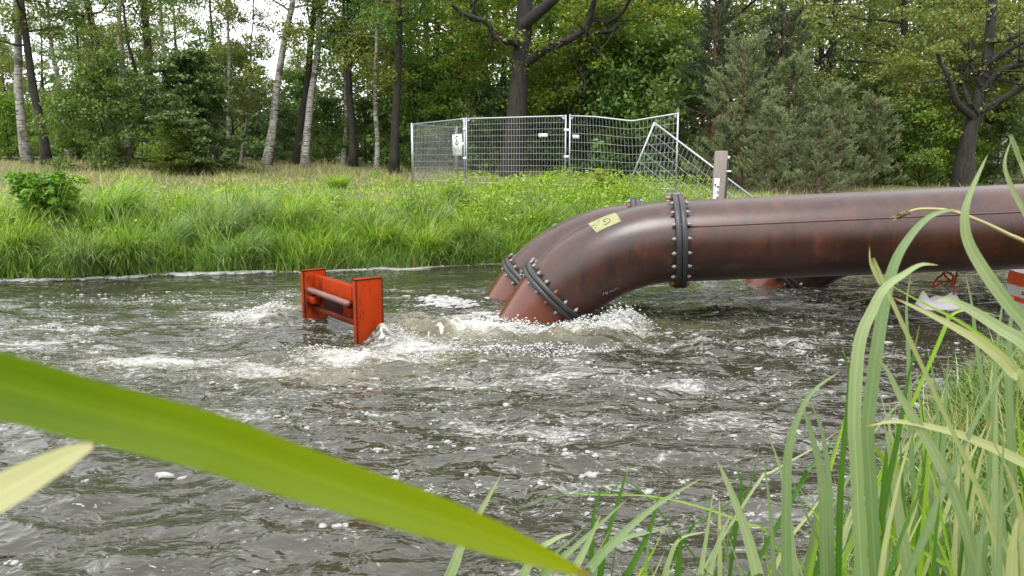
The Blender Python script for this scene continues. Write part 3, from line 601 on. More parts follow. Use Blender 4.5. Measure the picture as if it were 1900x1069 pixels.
def plate(name, root, S, nrm, u0, u1, v0, v1, mat, off=0.012, th=0.004):
    V = [S(u0, v0), S(u1, v0), S(u1, v1), S(u0, v1)]; sg = -1 if (nrm @ (CAM - (np.array(root.location) + V[0]))) < 0 else 1
    V = np.array([p + nrm * sg * off for p in V] + [p + nrm * sg * (off + th) for p in V])
    mb = MB(); mb.add(V, [[0, 1, 2, 3], [7, 6, 5, 4], [0, 4, 5, 1], [1, 5, 6, 2], [2, 6, 7, 3], [3, 7, 4, 0]]); return mb.obj(name, mat, root)
def text_on(txt, par, root, S, nrm, u0, u1, v0, h, mat, off):
    cu = bpy.data.curves.new('t', 'FONT'); cu.body = txt; cu.size = 1.0; to = bpy.data.objects.new('t', cu); COL.objects.link(to)
    bpy.context.view_layer.update(); me = bpy.data.meshes.new_from_object(to.evaluated_get(bpy.context.evaluated_depsgraph_get()))
    bpy.data.objects.remove(to); n = len(me.vertices); co = np.zeros(n * 3); me.vertices.foreach_get('co', co); co = co.reshape(-1, 3)
    x0, x1 = co[:, 0].min(), co[:, 0].max(); y0, y1 = co[:, 1].min(), co[:, 1].max()
    sg = -1 if (nrm @ (CAM - (np.array(root.location) + S(u0, v0)))) < 0 else 1
    V = np.array([S(u0 + (u1 - u0) * (c[0] - x0) / (x1 - x0), v0 + h * (c[1] - y0) / (y1 - y0)) + nrm * sg * off for c in co])
    me.vertices.foreach_set('co', V.ravel()); me.materials.clear(); me.materials.append(mat); me.update(); return obj('lettering', me, par)
def foot(px, Y): g = gp(px, Y); return g
K0, K1, K2, K3 = foot(766, 27.3), foot(864, 23.8), foot(1053, 22.0), foot(1254, 19.9)
for K, py in ((K0, 341), (K1, 347), (K2, 352), (K3, 362)): K[2] = P(900, py, K[1])[2]
gap = lambda a, b, t: a + (b - a) * t
fB, SB, nB, rB = panel('mesh fence panel with the white no-entry sign on it', gap(K0, K1, 0.012), gap(K0, K1, 0.985), nv=36)
fC, SC_, nC, rC = panel('upright mesh fence panel standing in front of the big oak trunk', gap(K1, K2, 0.012), gap(K1, K2, 0.978), nv=36, nh=11)
def bendD(u): return float(np.interp(u, [0, 0.3, 0.58, 0.64, 0.70, 1.0], [0, -0.05, -0.155, -0.175, -0.15, 0.0]))
fD, SD, nD, rD = panel('mesh fence panel with a sagging, buckled top rail', gap(K2, K3, 0.018), K3, nv=30, nh=8, bend=bendD, bulge=0.25)
KA = P(868, 340, 33.0); KA[2] = P(800, 334, 33.0)[2]
fA, SA, nA, rA = panel('far mesh fence panel running back behind the sign panel', K0 + np.array((-0.02, 0.08, 0)), K0 + np.array((1.25, 3.3, 0.02)), nv=30)
panel('farthest mesh fence panel, seen through the sign panel', K0 + np.array((1.3, 3.36, 0.02)), K0 + np.array((2.35, 6.7, 0.10)), nv=30)
# couplers between neighbouring posts
for par, S, zs in ((fC, SC_, (0.9, 1.62)), (fB, SB, (0.85, 1.7))):
    for z in zs:
        c = S(1.0, z); d = (rC if par is fC else rB); d = d / np.linalg.norm(d)
        mb = MB(); mb.tube([c - d * 0.035, c + d * 0.11], 0.035, 10); mb.obj('coupler', M['signwhite'], par)
# no-entry sign
sg = plate('sign', fB, SB, nB, 0.80, 0.965, 0.93, 1.56, M['signwhite'])
def sign_ring(cu, cv, r0, r1, mat, off):
    n = 28; V = []; L = np.linalg.norm(rB); s_ = -1 if nB @ (CAM - (np.array(fB.location) + SB(cu, cv))) < 0 else 1
    for r_ in (r0, r1):
        for t in np.linspace(0, 2 * np.pi, n, endpoint=False): V.append(SB(cu + r_ * math.cos(t) / L, cv + r_ * math.sin(t)) + nB * s_ * off)
    mb = MB(); mb.add(np.array(V), [[i, (i + 1) % n, n + (i + 1) % n, n + i] for i in range(n)]); return mb.obj('pictogram_ring', mat, sg)
sign_ring(0.882, 1.38, 0.115, 0.15, M['black'], 0.019)
def sign_poly(name, pts, mat, off=0.019):
    L = np.linalg.norm(rB); s_ = -1 if nB @ (CAM - (np.array(fB.location) + SB(0.9, 1))) < 0 else 1
    V = np.array([SB(0.882 + 0.7 * x / L, 1.38 + 0.7 * y) + nB * s_ * off for x, y in pts]); mb = MB(); mb.add(V, [list(range(len(pts)))]); return mb.obj(name, mat, sg)
# raised hand: palm and fingers
sign_poly('pictogram_hand', [(-0.05, -0.13), (0.05, -0.13), (0.065, -0.02), (0.06, 0.03), (-0.055, 0.03), (-0.06, -0.02)], M['black'])
for x, h in ((-0.045, 0.10), (-0.015, 0.13), (0.018, 0.12), (0.047, 0.09)): sign_poly('pictogram_finger', [(x - 0.011, 0.03), (x + 0.011, 0.03), (x + 0.011, h), (x - 0.011, h)], M['black'])
for j, (x0, x1) in enumerate(((0.825, 0.945), (0.82, 0.95), (0.83, 0.945))):
    xx = x0
    while xx < x1 - 0.008:
        w_ = rng.uniform(0.012, 0.03); plate('text_line', sg, lambda u, v: SB(u, v), nB, xx, min(x1, xx + w_), 1.155 - j * 0.048, 1.155 - j * 0.048 + 0.020, M['signgrey'], 0.0165, 0.002); xx += w_ + 0.006
plate('text_line', sg, SB, nB, 0.825, 0.94, 0.97, 0.99, plain('pale_print', (0.6, 0.6, 0.62)), 0.0165, 0.002)
for f_, S, n_, r_, u0, u1, v in ((fC, SC_, nC, rC, 0.745, 0.83, 1.44), (fD, SD, nD, rD, 0.035, 0.11, 1.40)):
    pl = plate('name_plate', f_, S, n_, u0, u1, v, v + 0.095, M['signwhite']); text_on('HERAS', pl, f_, S, n_, u0 + 0.008, u1 - 0.008, v + 0.02, 0.055, M['signgrey'], 0.0175)
plate('tie_tag', fB, SB, nB, 0.967, 0.99, 1.22, 1.32, M['signwhite'])
# fallen panel: one corner propped against the buckled one
T = P(1213, 227, 19.6); e1 = P(1396, 366, 18.3) - T; e2 = P(1164, 346, 19.9) - T
fE = thing('fence_panel', 'tilted mesh fence panel fallen against the buckled one', 'fence', tuple(T), 'mobile fence panels round the oak')
l1 = np.linalg.norm(e1); e1n = e1 / l1; l2 = np.linalg.norm(e2); e2n = e2 / l2
def clip_line(p, d, L):
    t = np.linspace(0, L, 30); q = p + d * t[:, None]; z = terrain(q[:, 0] + T[0], q[:, 1] + T[1]) - T[2]
    k = np.argmax(q[:, 2] < z + 0.0) if (q[:, 2] < z).any() else len(t) - 1; return q[0], q[max(k, 1)]
mb = MB(); mb.tube(clip_line(np.zeros(3), e1n, 3.45), 0.021, 8); mb.obj('side_rail', M['galv'], fE, True)
mb = MB(); mb.tube(clip_line(np.zeros(3) + e1n * 0.02, e2n, 2.0), 0.021, 8); mb.obj('top_rail', M['galv'], fE, True)
mb = MB()
for i in range(1, 8):
    p, q = clip_line(e2n * (2.0 * i / 8), e1n, 3.45)
    if np.linalg.norm(q - p) > 0.1: mb.tube([p, q], 0.0045, 4, False)
for i in range(1, 31):
    p, q = clip_line(e1n * (3.45 * i / 31), e2n, 2.0)
    if np.linalg.norm(q - p) > 0.1: mb.tube([p, q], 0.0034, 4, False)
mb.obj('wire_mesh', M['wire'], fE)
V = np.array([(0, 0, 0), e1n * 0.14, e2n * 0.14]); V = np.vstack([V + (0, -0.01, 0), V + (0, 0.01, 0)])
mb = MB(); mb.add(V, [[0, 2, 1], [3, 4, 5]], [[0, 1, 4, 3], [1, 2, 5, 4], [2, 0, 3, 5]]); mb.obj('gusset', M['galv'], fE)

# ================================================================== water gauge post
def wood_mat():
    k = NT('weathered_wood'); co = k.co(); n = k.noise(k.mapv(co, (22, 22, 1.4)), 3.0, 5, 0.65); n2 = k.noise(co, 3.0, 3)
    c = k.mix(n, (0.11, 0.09, 0.075), (0.31, 0.27, 0.235)); c = k.mix(k.math('MULTIPLY', n2, 0.5), c, (0.22, 0.19, 0.175))
    return k.done(k.n('ShaderNodeBsdfPrincipled', None, Base_Color=c, Roughness=0.85, Normal=k.bump(n, 0.7, 0.02)).outputs[0])
M['wood'] = wood_mat(); M['gauge'] = plain('gauge_enamel', (0.62, 0.63, 0.65), 0.4, 0, 0.06)
GYd = 16.6; gb = P(1326, 380, GYd); gtop = P(1331, 280, GYd)[2]; gz = tz(gb[0], gb[1]) - 0.5
wp = thing('gauge_post', 'weathered wooden post carrying a water level gauge, behind the pipe', 'post', (gb[0], gb[1], gz)); hh = gtop - gz
lean = np.eye(4); lean[0, 2] = 0.035
mb = MB(); mb.box((-0.115, -0.10, 0), (0.115, 0.10, hh), lean, 0.014); mb.obj('timber', M['wood'], wp)
zt = P(1323, 331, GYd)[2] - gz
gpL = MB(); gpL.box((-0.128, -0.113, 0.0), (-0.02, -0.1015, zt), lean); gplate = gpL.obj('gauge_plate', M['gauge'], wp)
mb = MB()
for i in range(34):
    z = zt - 0.16 - i * 0.022
    if z < 0.1: break
    if i % 2 == 0: mb.box((-0.124, -0.1165, z), (-0.088, -0.1135, z + 0.011), lean)
mb.obj('scale_tick', M['black'], gplate)
mb = MB()
for i in range(7):
    z = zt - 0.20 - i * 0.11
    if z < 0.1: break
    mb.box((-0.066, -0.1165, z), (-0.026, -0.1135, z + 0.018), lean); mb.box((-0.066, -0.1165, z + 0.032), (-0.026, -0.1135, z + 0.05), lean); mb.box((-0.040, -0.1165, z + 0.018), (-0.026, -0.1135, z + 0.032), lean)
mb.box((-0.122, -0.1165, zt - 0.135), (-0.078, -0.1135, zt - 0.112), lean); mb.box((-0.10, -0.1165, zt - 0.17), (-0.078, -0.1135, zt - 0.135), lean)
mb.obj('gauge_figure', M['black'], gplate)
mb = MB(); mb.tube([(0.165, 0.03, 0), (0.165 + 0.03 * hh, 0.03, hh - 0.13)], 0.032, 12); tubeo = mb.obj('sensor_tube', M['black'], wp, True)
mb = MB(); mb.tube([(0.165 + 0.03 * hh, 0.03, hh - 0.17), (0.165 + 0.03 * hh, 0.03, hh - 0.105)], [0.042, 0.040], 12); mb.obj('cap', M['gauge'], tubeo, True)
mb = MB(); mb.box((0.11, -0.03, hh - 0.44), (0.235, 0.08, hh - 0.40), lean, 0.008); mb.obj('clamp', M['gauge'], tubeo)

# ================================================================== bulk bags and straps in the water by the right edge
M['bag'] = plain('woven_white', (0.62, 0.60, 0.60), 0.7, 0, 0.12, 25, 0.35); M['strap'] = plain('orange_strap', (0.62, 0.085, 0.018), 0.7, 0, 0.2, 40, 0.2)
bc = Wt(1745, 566); bagr = thing('bulk_bag', 'sunken white woven bag with orange lifting straps knotted above it', 'bag', tuple(bc))
def bag_mesh():
    n, m = 40, 26; V = []
    for j in range(m):
        for i in range(n):
            x = -0.38 + 0.76 * i / (n - 1); y = -0.30 + 0.6 * j / (m - 1); e = (1 - abs(x / 0.38) ** 4) * (1 - abs(y / 0.3) ** 4)
            z = -0.10 + 0.15 * e
            for ex, ey, hz, rr in ((-0.27, -0.02, 0.20, 0.10), (0.19, 0.02, 0.17, 0.11), (0.05, 0.22, 0.07, 0.2)):
                z += hz * max(0, 1 - math.hypot(x - ex, y - ey) / rr / 1.3) ** 1.3
            z += 0.02 * math.sin(19 * x + 6 * y) * e; V.append((x, y, z))
    q = [[j * n + i, j * n + i + 1, (j + 1) * n + i + 1, (j + 1) * n + i] for j in range(m - 1) for i in range(n - 1)]
    return mesh_np('bag_body', V, [q], True, [M['bag']])
obj('bag_body', bag_mesh(), bagr)
def strap(c, wd=0.02, th=0.004, mat='strap'):
    c = spline(np.array(c), 14); t = np.gradient(c, axis=0); t /= np.linalg.norm(t, axis=1, keepdims=True); s_ = np.cross(t, (0.3, 1, 0.1)); s_ /= np.linalg.norm(s_, axis=1, keepdims=True); nn = np.cross(t, s_)
    V = np.stack([c - s_ * wd - nn * th, c + s_ * wd - nn * th, c + s_ * wd + nn * th, c - s_ * wd + nn * th], 1).reshape(-1, 3)
    q = [[4 * i + a, 4 * i + (a + 1) % 4, 4 * i + 4 + (a + 1) % 4, 4 * i + 4 + a] for i in range(len(c) - 1) for a in range(4)] + [[3, 2, 1, 0], [4 * len(c) - 4, 4 * len(c) - 3, 4 * len(c) - 2, 4 * len(c) - 1]]
    return mesh_np('strap', V, [q], False, [M[mat]])
kn = P(1752, 503, bc[1]) - bc; a_ = P(1727, 534, bc[1]) - bc; b2 = P(1771, 534, bc[1]) - bc; k2 = P(1776, 504, bc[1]) - bc; top2 = P(1775, 440, bc[1]) - bc
for c in ([a_, (a_ + kn) / 2 + (0, 0, 0.02), kn, top2], [b2, (b2 + kn) / 2 + (0.01, 0, -0.02), kn, top2 + (-0.03, 0, 0)], [b2 + (0.01, 0.05, 0), k2, top2 + (0.05, 0, 0)], [kn + (0.02, 0, 0.0), P(1768, 512, bc[1]) - bc, P(1766, 520, bc[1]) - bc, P(1750, 524, bc[1]) - bc, a_ + (0.02, 0, 0.0)], [b2, b2 + (-0.01, -0.02, -0.1)]):
    obj('strap', strap(c, 0.013), bagr)
c2 = Wt(1925, 590); b3 = thing('bulk_bag', 'upright orange and white bag at the right edge behind the reeds', 'bag', tuple(c2))
def barrel(z0, z1, r0, r1, mat, name):
    V = []; n = 28; zs = np.linspace(z0, z1, 8)
    for k_, z in enumerate(zs):
        for i in range(n):
            t = 2 * np.pi * i / n; rr = np.interp(z, [z0, z1], [r0, r1]) * (1 + 0.05 * math.sin(5 * t + 7 * z) + 0.03 * math.sin(11 * t - 9 * z)); sq = 1 / max(abs(math.cos(t)), abs(math.sin(t))) ** 0.6
            V.append((rr * sq * math.cos(t), rr * sq * math.sin(t), z))
    q = [[j * n + i, j * n + (i + 1) % n, (j + 1) * n + (i + 1) % n, (j + 1) * n + i] for j in range(7) for i in range(n)]
    o = obj(name, mesh_np(name, V, [q, ], True, [mat]), b3); return o
topz = P(1880, 499, c2[1])[2]; h = topz
barrel(-0.2, h * 0.34, 0.30, 0.31, M['bag'], 'white_band'); barrel(h * 0.34 + 0.001, h * 0.44, 0.311, 0.312, M['strap'], 'orange_band'); barrel(h * 0.44 + 0.001, h * 0.66, 0.31, 0.31, M['bag'], 'white_band'); barrel(h * 0.66 + 0.001, h * 0.93, 0.313, 0.31, M['strap'], 'orange_band'); barrel(h * 0.93 + 0.001, h * 1.02, 0.305, 0.20, M['bag'], 'rolled_top')
for th in (3.6, 4.1, 4.6):
    mb = MB(); c = np.array((0.355 * math.cos(th), 0.355 * math.sin(th), h * 0.55)); V = [c + 0.022 * np.array((-math.sin(th) * math.cos(a), math.cos(th) * math.cos(a), 1.2 * math.sin(a))) for a in np.linspace(0, 6.28, 12, endpoint=False)]
    mb.add(np.array(V + [v + 0.006 * np.array((math.cos(th), math.sin(th), 0)) for v in V]), [list(range(12)), list(range(12, 24))], [[i, (i + 1) % 12, 12 + (i + 1) % 12, 12 + i] for i in range(12)]); mb.obj('printed_dot', M['strap'], b3)
# drifting branch
s0 = Wt(1562, 565, 0.02); s1 = Wt(1665, 548, 0.05)
fb = thing('drift_branch', 'thin bare branch floating behind the tall reed blades', 'branch', tuple(s0))
mb = MB(); mb.tube(spline([np.zeros(3), (s1 - s0) * 0.5 + (0, 0, 0.02), s1 - s0], 10), np.linspace(0.014, 0.026, 10), 7); mb.obj('stem', M['bark'] if False else plain('wet_branch', (0.12, 0.11, 0.05), 0.5), fb, True)
s2 = Wt(1420, 552, 0.01); s3 = Wt(1560, 556, 0.015)

# ================================================================== VEGETATION
def leaves_np(C, size, up=0.6, droop=0.25, asp=0.55, D=None):
    """one four-cornered leaf at each centre"""
    n = len(C); size = np.broadcast_to(size, (n,)); nr = rng.standard_normal((n, 3)) * 0.8; nr[:, 2] += up; nr /= np.linalg.norm(nr, axis=1, keepdims=True)
    d = rng.standard_normal((n, 3)); d[:, 2] -= droop
    if D is not None: d = D + 0.35 * d
    d -= nr * (d * nr).sum(1, keepdims=True); d /= np.linalg.norm(d, axis=1, keepdims=True) + 1e-9; s = np.cross(nr, d); h = size[:, None] * 0.5
    V = np.stack([C - d * h, C + s * h * asp - d * h * 0.1, C + d * h, C - s * h * asp - d * h * 0.1], 1).reshape(-1, 3)
    return V, np.arange(4 * n).reshape(n, 4)
def clump_leaves(K, rad, per, size, flat=0.5, var=0.35, **kw):
    """K clump centres (n,3); rad (n,) ; per leaves each"""
    n = len(K); rad = np.broadcast_to(rad, (n,)); g = rng.standard_normal((n, per, 3)); g /= np.linalg.norm(g, axis=2, keepdims=True); g *= (rng.random((n, per, 1)) ** 0.45)
    g[..., 2] *= flat; C = (K[:, None] + g * rad[:, None, None]).reshape(-1, 3)
    return leaves_np(C, size * (1 + var * rng.uniform(-1, 1, len(C))), **kw)
def wobble(n, amp, f=2.0, seed=0):
    t = np.linspace(0, 1, n); return np.stack([amp * perlin(t * f, t * 0 + seed * 1.7 + 0.3, 71), amp * perlin(t * f, t * 0 + seed * 2.3 + 9.1, 72), 0 * t], -1)
def tree_proto(seed, H, r0, cb, spread, nbr, per, lsize, crad, leaf, bark, flat=0.5, rise=0.5, low=0.6, sides=9, up=0.6, brr=0.28):
    """trunk mesh and crown mesh, foot at the origin"""
    st = np.random.default_rng(seed); n = 16; t = np.linspace(0, 1, n); path = np.stack([0 * t, 0 * t, -0.4 + (H + 0.4) * t], -1) + wobble(n, H * 0.022, 3, seed) + wobble(n, 0.10, 9, seed + 5)
    rad = r0 * (1 - 0.85 * t) * (1 + 0.5 * np.exp(-t * 22)); mb = MB(); mb.tube(path, rad, sides); K = []; KR = []
    for i in range(nbr):
        f = cb + (0.97 - cb) * (i + st.uniform(0, 1)) / nbr; p0 = np.array([np.interp(f, t, path[:, k]) for k in range(3)]); az = i * 2.4 + st.uniform(-0.5, 0.5)
        g = (f - cb) / (1 - cb); L = spread * (low + (1 - low) * math.sin(min(1, g * 1.6) * 1.57)) * (1 - 0.75 * max(0, g - 0.35) / 0.65) * st.uniform(0.7, 1.15)
        d = np.array((math.cos(az), math.sin(az), rise * (0.4 + g) + st.uniform(-0.25, 0.15))); c = [p0]
        for j in range(5):
            d = d + np.array((st.normal(0, 0.16), st.normal(0, 0.16), st.normal(-0.02, 0.12))); c.append(c[-1] + d / np.linalg.norm(d) * L / 5)
        c = np.array(c); rb = np.interp(f, t, rad) * brr * 1.5; mb.tube(c, np.linspace(rb, rb * 0.15, 6), 5, False)
        for j, q in enumerate(c[2:]):
            K.append(q + st.normal(0, 0.25, 3)); KR.append(crad * st.uniform(0.6, 1.15))
            if st.random() < 0.85:
                e = np.array((st.normal(), st.normal(), st.normal(0, 0.4))); e = q + e / np.linalg.norm(e) * L * st.uniform(0.15, 0.32); mb.tube([q, (q + e) / 2 + (0, 0, 0.06), e], [rb * 0.35, rb * 0.2, rb * 0.06], 4, False); K.append(e); KR.append(crad * st.uniform(0.5, 1.0))
    V, q = clump_leaves(np.array(K), np.array(KR), per, lsize, flat, up=up)
    return mb.mesh('trunk', bark, True), mesh_np('crown', V, [q], False, [leaf])
def place_tree(name, label, cat, proto, px, Y, lean_px=0.0, scale=1.0, rot=0.0, group=None, sink=0.0, x=None, sz=None):
    X = P(px, 320, Y)[0] if x is None else x; o = thing(name, label, cat, (X, Y, tz(X, Y) - sink), group)
    for nm, me in (('trunk', proto[0]), ('crown', proto[1])):
        c = obj(nm, me, o)
    sz = sz or scale
    o.matrix_world = Matrix.Translation(o.location) @ Matrix(((1, 0, lean_px, 0), (0, 1, 0, 0), (0, 0, 1, 0), (0, 0, 0, 1))).to_quaternion().to_matrix().to_4x4() if False else Matrix.Translation(o.location)
    o.rotation_euler = (0, math.atan(lean_px), 0); o.scale = (scale, scale, sz)
    for c in o.children: c.rotation_euler = (0, 0, rot)
    return o
def leanpx(p0, y0, p1, y1): return (p1 - p0) / (y0 - y1)
BIRCH = [tree_proto(s, 17, 0.19, 0.33, 3.0, 26, 52, 0.125, 0.75, M['leaf_birch'], M['birch'], 0.8, 0.7) for s in (1, 2)]
DARKB = [(tree_proto(s, 17, 0.20, 0.32, 3.2, 24, 56, 0.135, 0.8, M['leaf_alder'], M['bark'], 0.7, 0.6)) for s in (3, 4)]
THIN = [tree_proto(s, 12, 0.10, 0.25, 2.0, 18, 60, 0.12, 0.6, M['leaf_birch'], M['birch'], 0.7, 0.5) for s in (5,)]
THIND = [tree_proto(s, 12, 0.11, 0.25, 2.3, 18, 60, 0.13, 0.65, M['leaf_alder'], M['bark'], 0.6, 0.4) for s in (6,)]
BROAD = [tree_proto(s, 17, 0.24, 0.12, 4.6, 30, 78, 0.155, 0.95, lf, M['bark'], 0.5, 0.35, 0.8) for s, lf in ((11, M['leaf_broad']), (12, M['leaf_alder']), (13, M['leaf_broad']))]
BROADP = [tree_proto(s, 17, 0.24, 0.12, 4.6, 30, 84, 0.145, 0.9, M['leaf_oak2'], M['bark'], 0.5, 0.35, 0.8) for s in (17, 18)]
PALE = tree_proto(15, 12, 0.14, 0.06, 3.6, 26, 90, 0.17, 0.95, M['leaf_yellow'], M['bark'], 0.7, 0.5, 0.8)
SHRUB = [tree_proto(21 + i, 3.2, 0.05, 0.04, 1.9, 18, 70, 0.13, 0.5, lf, M['bark'], 0.6, 0.7, 0.9, 5, brr=0.4) for i, lf in enumerate((M['leaf_alder'], M['leaf_hazel'], M['leaf_broad']))]
HAZEL = tree_proto(31, 6.2, 0.07, 0.03, 2.7, 40, 80, 0.21, 0.62, M['leaf_hazel'], M['bark'], 0.32, 0.45, 1.0, 6, up=1.1, brr=0.35)
# ---- the trees one can pick out, left to right
front = [
 ('birch_tree', 'white-barked birch at the far left, leftmost trunk', BIRCH[0], 56, 33, 0.0, 0.98, 4.6),
 ('alder_tree', 'dark trunk leaning left, close beside the leftmost white birch', DARKB[0], 90, 32, leanpx(90, 290, 62, 0), 0.9, 4.2),
 ('alder_tree', 'straight dark trunk rising alone above the bushes left of the hazel', DARKB[1], 216, 35, leanpx(216, 290, 187, 0), 1.0, 2.0),
 ('birch_tree', 'pale birch trunk rising from the left side of the hazel bush', BIRCH[1], 238, 31, leanpx(238, 300, 246, 0), 0.72, 4.0),
 ('alder_tree', 'thin dark stem leaning left behind the hazel bush', THIND[0], 286, 31, leanpx(286, 290, 255, 30), 0.85, 0.5),
 ('alder_tree', 'thick dark trunk directly behind the hazel bush', DARKB[0], 283, 37, leanpx(283, 290, 290, 0), 1.15, 2.6),
 ('birch_tree', 'slender dark stem just right of the hazel bush', THIND[0], 402, 34, 0.02, 0.9, 3.1),
 ('birch_tree', 'thin speckled birch leaning right, right of the hazel bush', THIN[0], 421, 33, leanpx(421, 300, 437, 90), 0.9, 1.0),
 ('birch_tree', 'slim pale birch leaning right beside the open sky gap', THIN[0], 449, 35, leanpx(449, 300, 476, 90), 0.72, 2.2),
 ('birch_tree', 'white birch leaning strongly right across the sky gap', BIRCH[1], 489, 33, leanpx(489, 305, 550, 60), 0.95, 5.1),
 ('birch_tree', 'dark-barked birch leaning right, just right of the strongly leaning one', DARKB[1], 553, 34, leanpx(553, 305, 588, 90), 0.9, 0.2),
 ('birch_tree', 'white birch with dark bands, second right of the strongly leaning one', BIRCH[0], 569, 33, leanpx(569, 305, 598, 90), 0.9, 3.3),
 ('birch_tree', 'banded birch trunk close left of a straight dark trunk', THIN[0], 641, 34, 0.03, 1.1, 0.9),
 ('alder_tree', 'straight dark trunk midway between the leaning birches and the fence', DARKB[0], 656, 33, -0.02, 0.85, 4.4),
 ('birch_tree', 'slim white birch left of the fence', THIN[0], 698, 32, leanpx(698, 310, 707, 150), 1.05, 5.5),
 ('alder_tree', 'dark forked trunk nearest the left end of the fence', DARKB[1], 727, 31, leanpx(727, 325, 739, 150), 0.9, 1.7),
 ('maple_tree', 'bright green leafy tree standing behind the sign panel', BROAD[0], 800, 36, 0.05, 0.85, 0.8),
 ('maple_tree', 'leafy green tree right of the big oak, behind the buckled panel', BROAD[2], 1110, 38, 0.0, 0.95, 2.0),
 ('maple_tree', 'tall green tree with dark limbs above the dark pine', BROADP[0], 1345, 33, -0.05, 1.0, 3.0),
 ('maple_tree', 'tall green tree rising behind the pale pines', BROADP[1], 1520, 34, 0.03, 1.0, 4.0),
 ('maple_tree', 'green tree filling the gap between the pines and the right-hand oak', BROADP[0], 1660, 35, 0.0, 0.95, 5.0),
 ('pine_tree', 'leaning reddish pine trunk left of the right-hand oak', (tree_proto(41, 15, 0.17, 0.45, 2.2, 16, 60, 0.15, 0.6, M['leaf_oak2'], M['pinebark']))[:2], 1708, 34, leanpx(1708, 270, 1738, 120), 1.0, 0.0),
 ('birch_tree', 'white birch leaning right at the right edge behind the oak', BIRCH[0], 1845, 33, leanpx(1845, 290, 1900, 40), 0.8, 2.9),
 ('alder_tree', 'dark slim trunk at the right edge beside the white birch', THIND[0], 1868, 33, leanpx(1868, 290, 1890, 130), 1.0, 1.9)]
for nm, lb, pr, px, Y, ln, sc_, rt in front: place_tree(nm, lb, 'tree', pr, px, Y, ln, sc_, rt, 'trees along the edge of the wood')
# ---- trees further back
def zone(px): return next(z for x, z in ((60, 'behind the leftmost birch'), (230, 'left of the hazel bush'), (430, 'behind the hazel bush'), (560, 'by the sky gap'), (750, 'left of the fence'), (930, 'behind the sign panel'), (1060, 'behind the big oak'), (1260, 'behind the buckled panel'), (1450, 'behind the left pines'), (1640, 'behind the right pines'), (1770, 'left of the right-hand oak'), (9999, 'at the right edge')) if px < x)
def bg(px, Y, pr, sc_, lab):
    lab = lab + ', ' + zone(px); place_tree('background_tree', lab, 'tree', pr, px, Y, random.uniform(-0.06, 0.06), sc_, random.uniform(0, 6.28), 'trees further back in the wood')
LB1 = 'leafy tree further back'
for px in (-150, -40, 130, 330): bg(px, 46 + random.uniform(-3, 3), BIRCH[random.randrange(2)], 0.9, 'airy birch further back')
for i, px in enumerate((730, 790, 860, 930, 1010, 1090, 1170, 1250, 1330, 1420, 1510, 1600, 1690, 1780, 1870, 1960)): bg(px + random.uniform(-15, 15), 43 + random.uniform(-2, 3), BROAD[i % 3] if px < 1280 else BROADP[i % 2], random.uniform(0.85, 1.05), LB1)
LB1 = 'leafy tree deepest in the wood'
for i, px in enumerate((740, 820, 890, 1000, 1100, 1200, 1300, 1400, 1500, 1600, 1700, 1800, 1900)): bg(px + random.uniform(-15, 15), 54 + random.uniform(-3, 3), BROAD[(i + 1) % 3], random.uniform(1.0, 1.2), LB1)
for i, (px, Y, s) in enumerate(((20, 50, 0.62), (90, 54, 0.6), (170, 48, 0.66), (250, 52, 0.7), (340, 50, 0.7), (410, 55, 0.62), (470, 58, 0.40), (515, 62, 0.36), (560, 54, 0.6), (-60, 50, 0.65), (150, 37, 0.46), (205, 40, 0.52), (20, 41, 0.5), (690, 42, 0.5), (760, 46, 0.5), (1690, 33, 0.42), (1750, 36, 0.45), (1640, 38, 0.5), (1880, 36, 0.45), (640, 44, 0.45))): bg(px, Y, PALE if i % 3 != 1 else BROAD[1], s, 'low pale tree between the trunks')
# ---- far wood that reads as one mass
n = 56000; X = rng.uniform(-75, 75, n); Y = rng.uniform(64, 92, n); pxx = 950 + X / Y * FPX
top = np.interp(pxx, [-400, 300, 420, 560, 640, 2200], [9, 8.0, 5.0, 4.6, 14, 16]) * (1 + 0.35 * perlin(X * 0.25, Y * 0.12, 81)); Z = 1.5 + top * rng.random(n) ** 1.3
m = 26000; Xl = rng.uniform(-85, 85, m); Yl = rng.uniform(66, 84, m); Zl = 1.3 + 3.6 * rng.random(m)          # thicket at its foot
V, q = leaves_np(np.concatenate([np.stack([X, Y, Z], -1), np.stack([Xl, Yl, Zl], -1)]), np.append(rng.uniform(0.35, 0.7, n), rng.uniform(0.6, 1.1, m)), 0.4)
tag(obj('distant_wood', mesh_np('distant_wood', V, [q], False, [leaf_mat('distant_leaves', [(0.05, 0.085, 0.025), (0.08, 0.12, 0.035), (0.12, 0.15, 0.05)], 0.35)])), 'far green wood closing the view behind the trunks', 'wood', kind='stuff')
# ---- unseen wood added behind the camera: it darkens what the pipes and the river mirror
n = 26000; X = rng.uniform(-70, 70, n); Y = rng.uniform(-34, -20, n); Z = 0.8 + (10.5 + 4 * perlin(X * 0.2, Y * 0.1, 82)) * rng.random(n)
V, q = leaves_np(np.stack([X, Y, Z], -1), rng.uniform(0.4, 0.9, n), 0.4)
tag(obj('unseen_near_wood', mesh_np('unseen_near_wood', V, [q], False, [bpy.data.materials['distant_leaves']])), 'unseen green wood added behind the camera, mirrored dark in the pipes', 'wood', kind='stuff')
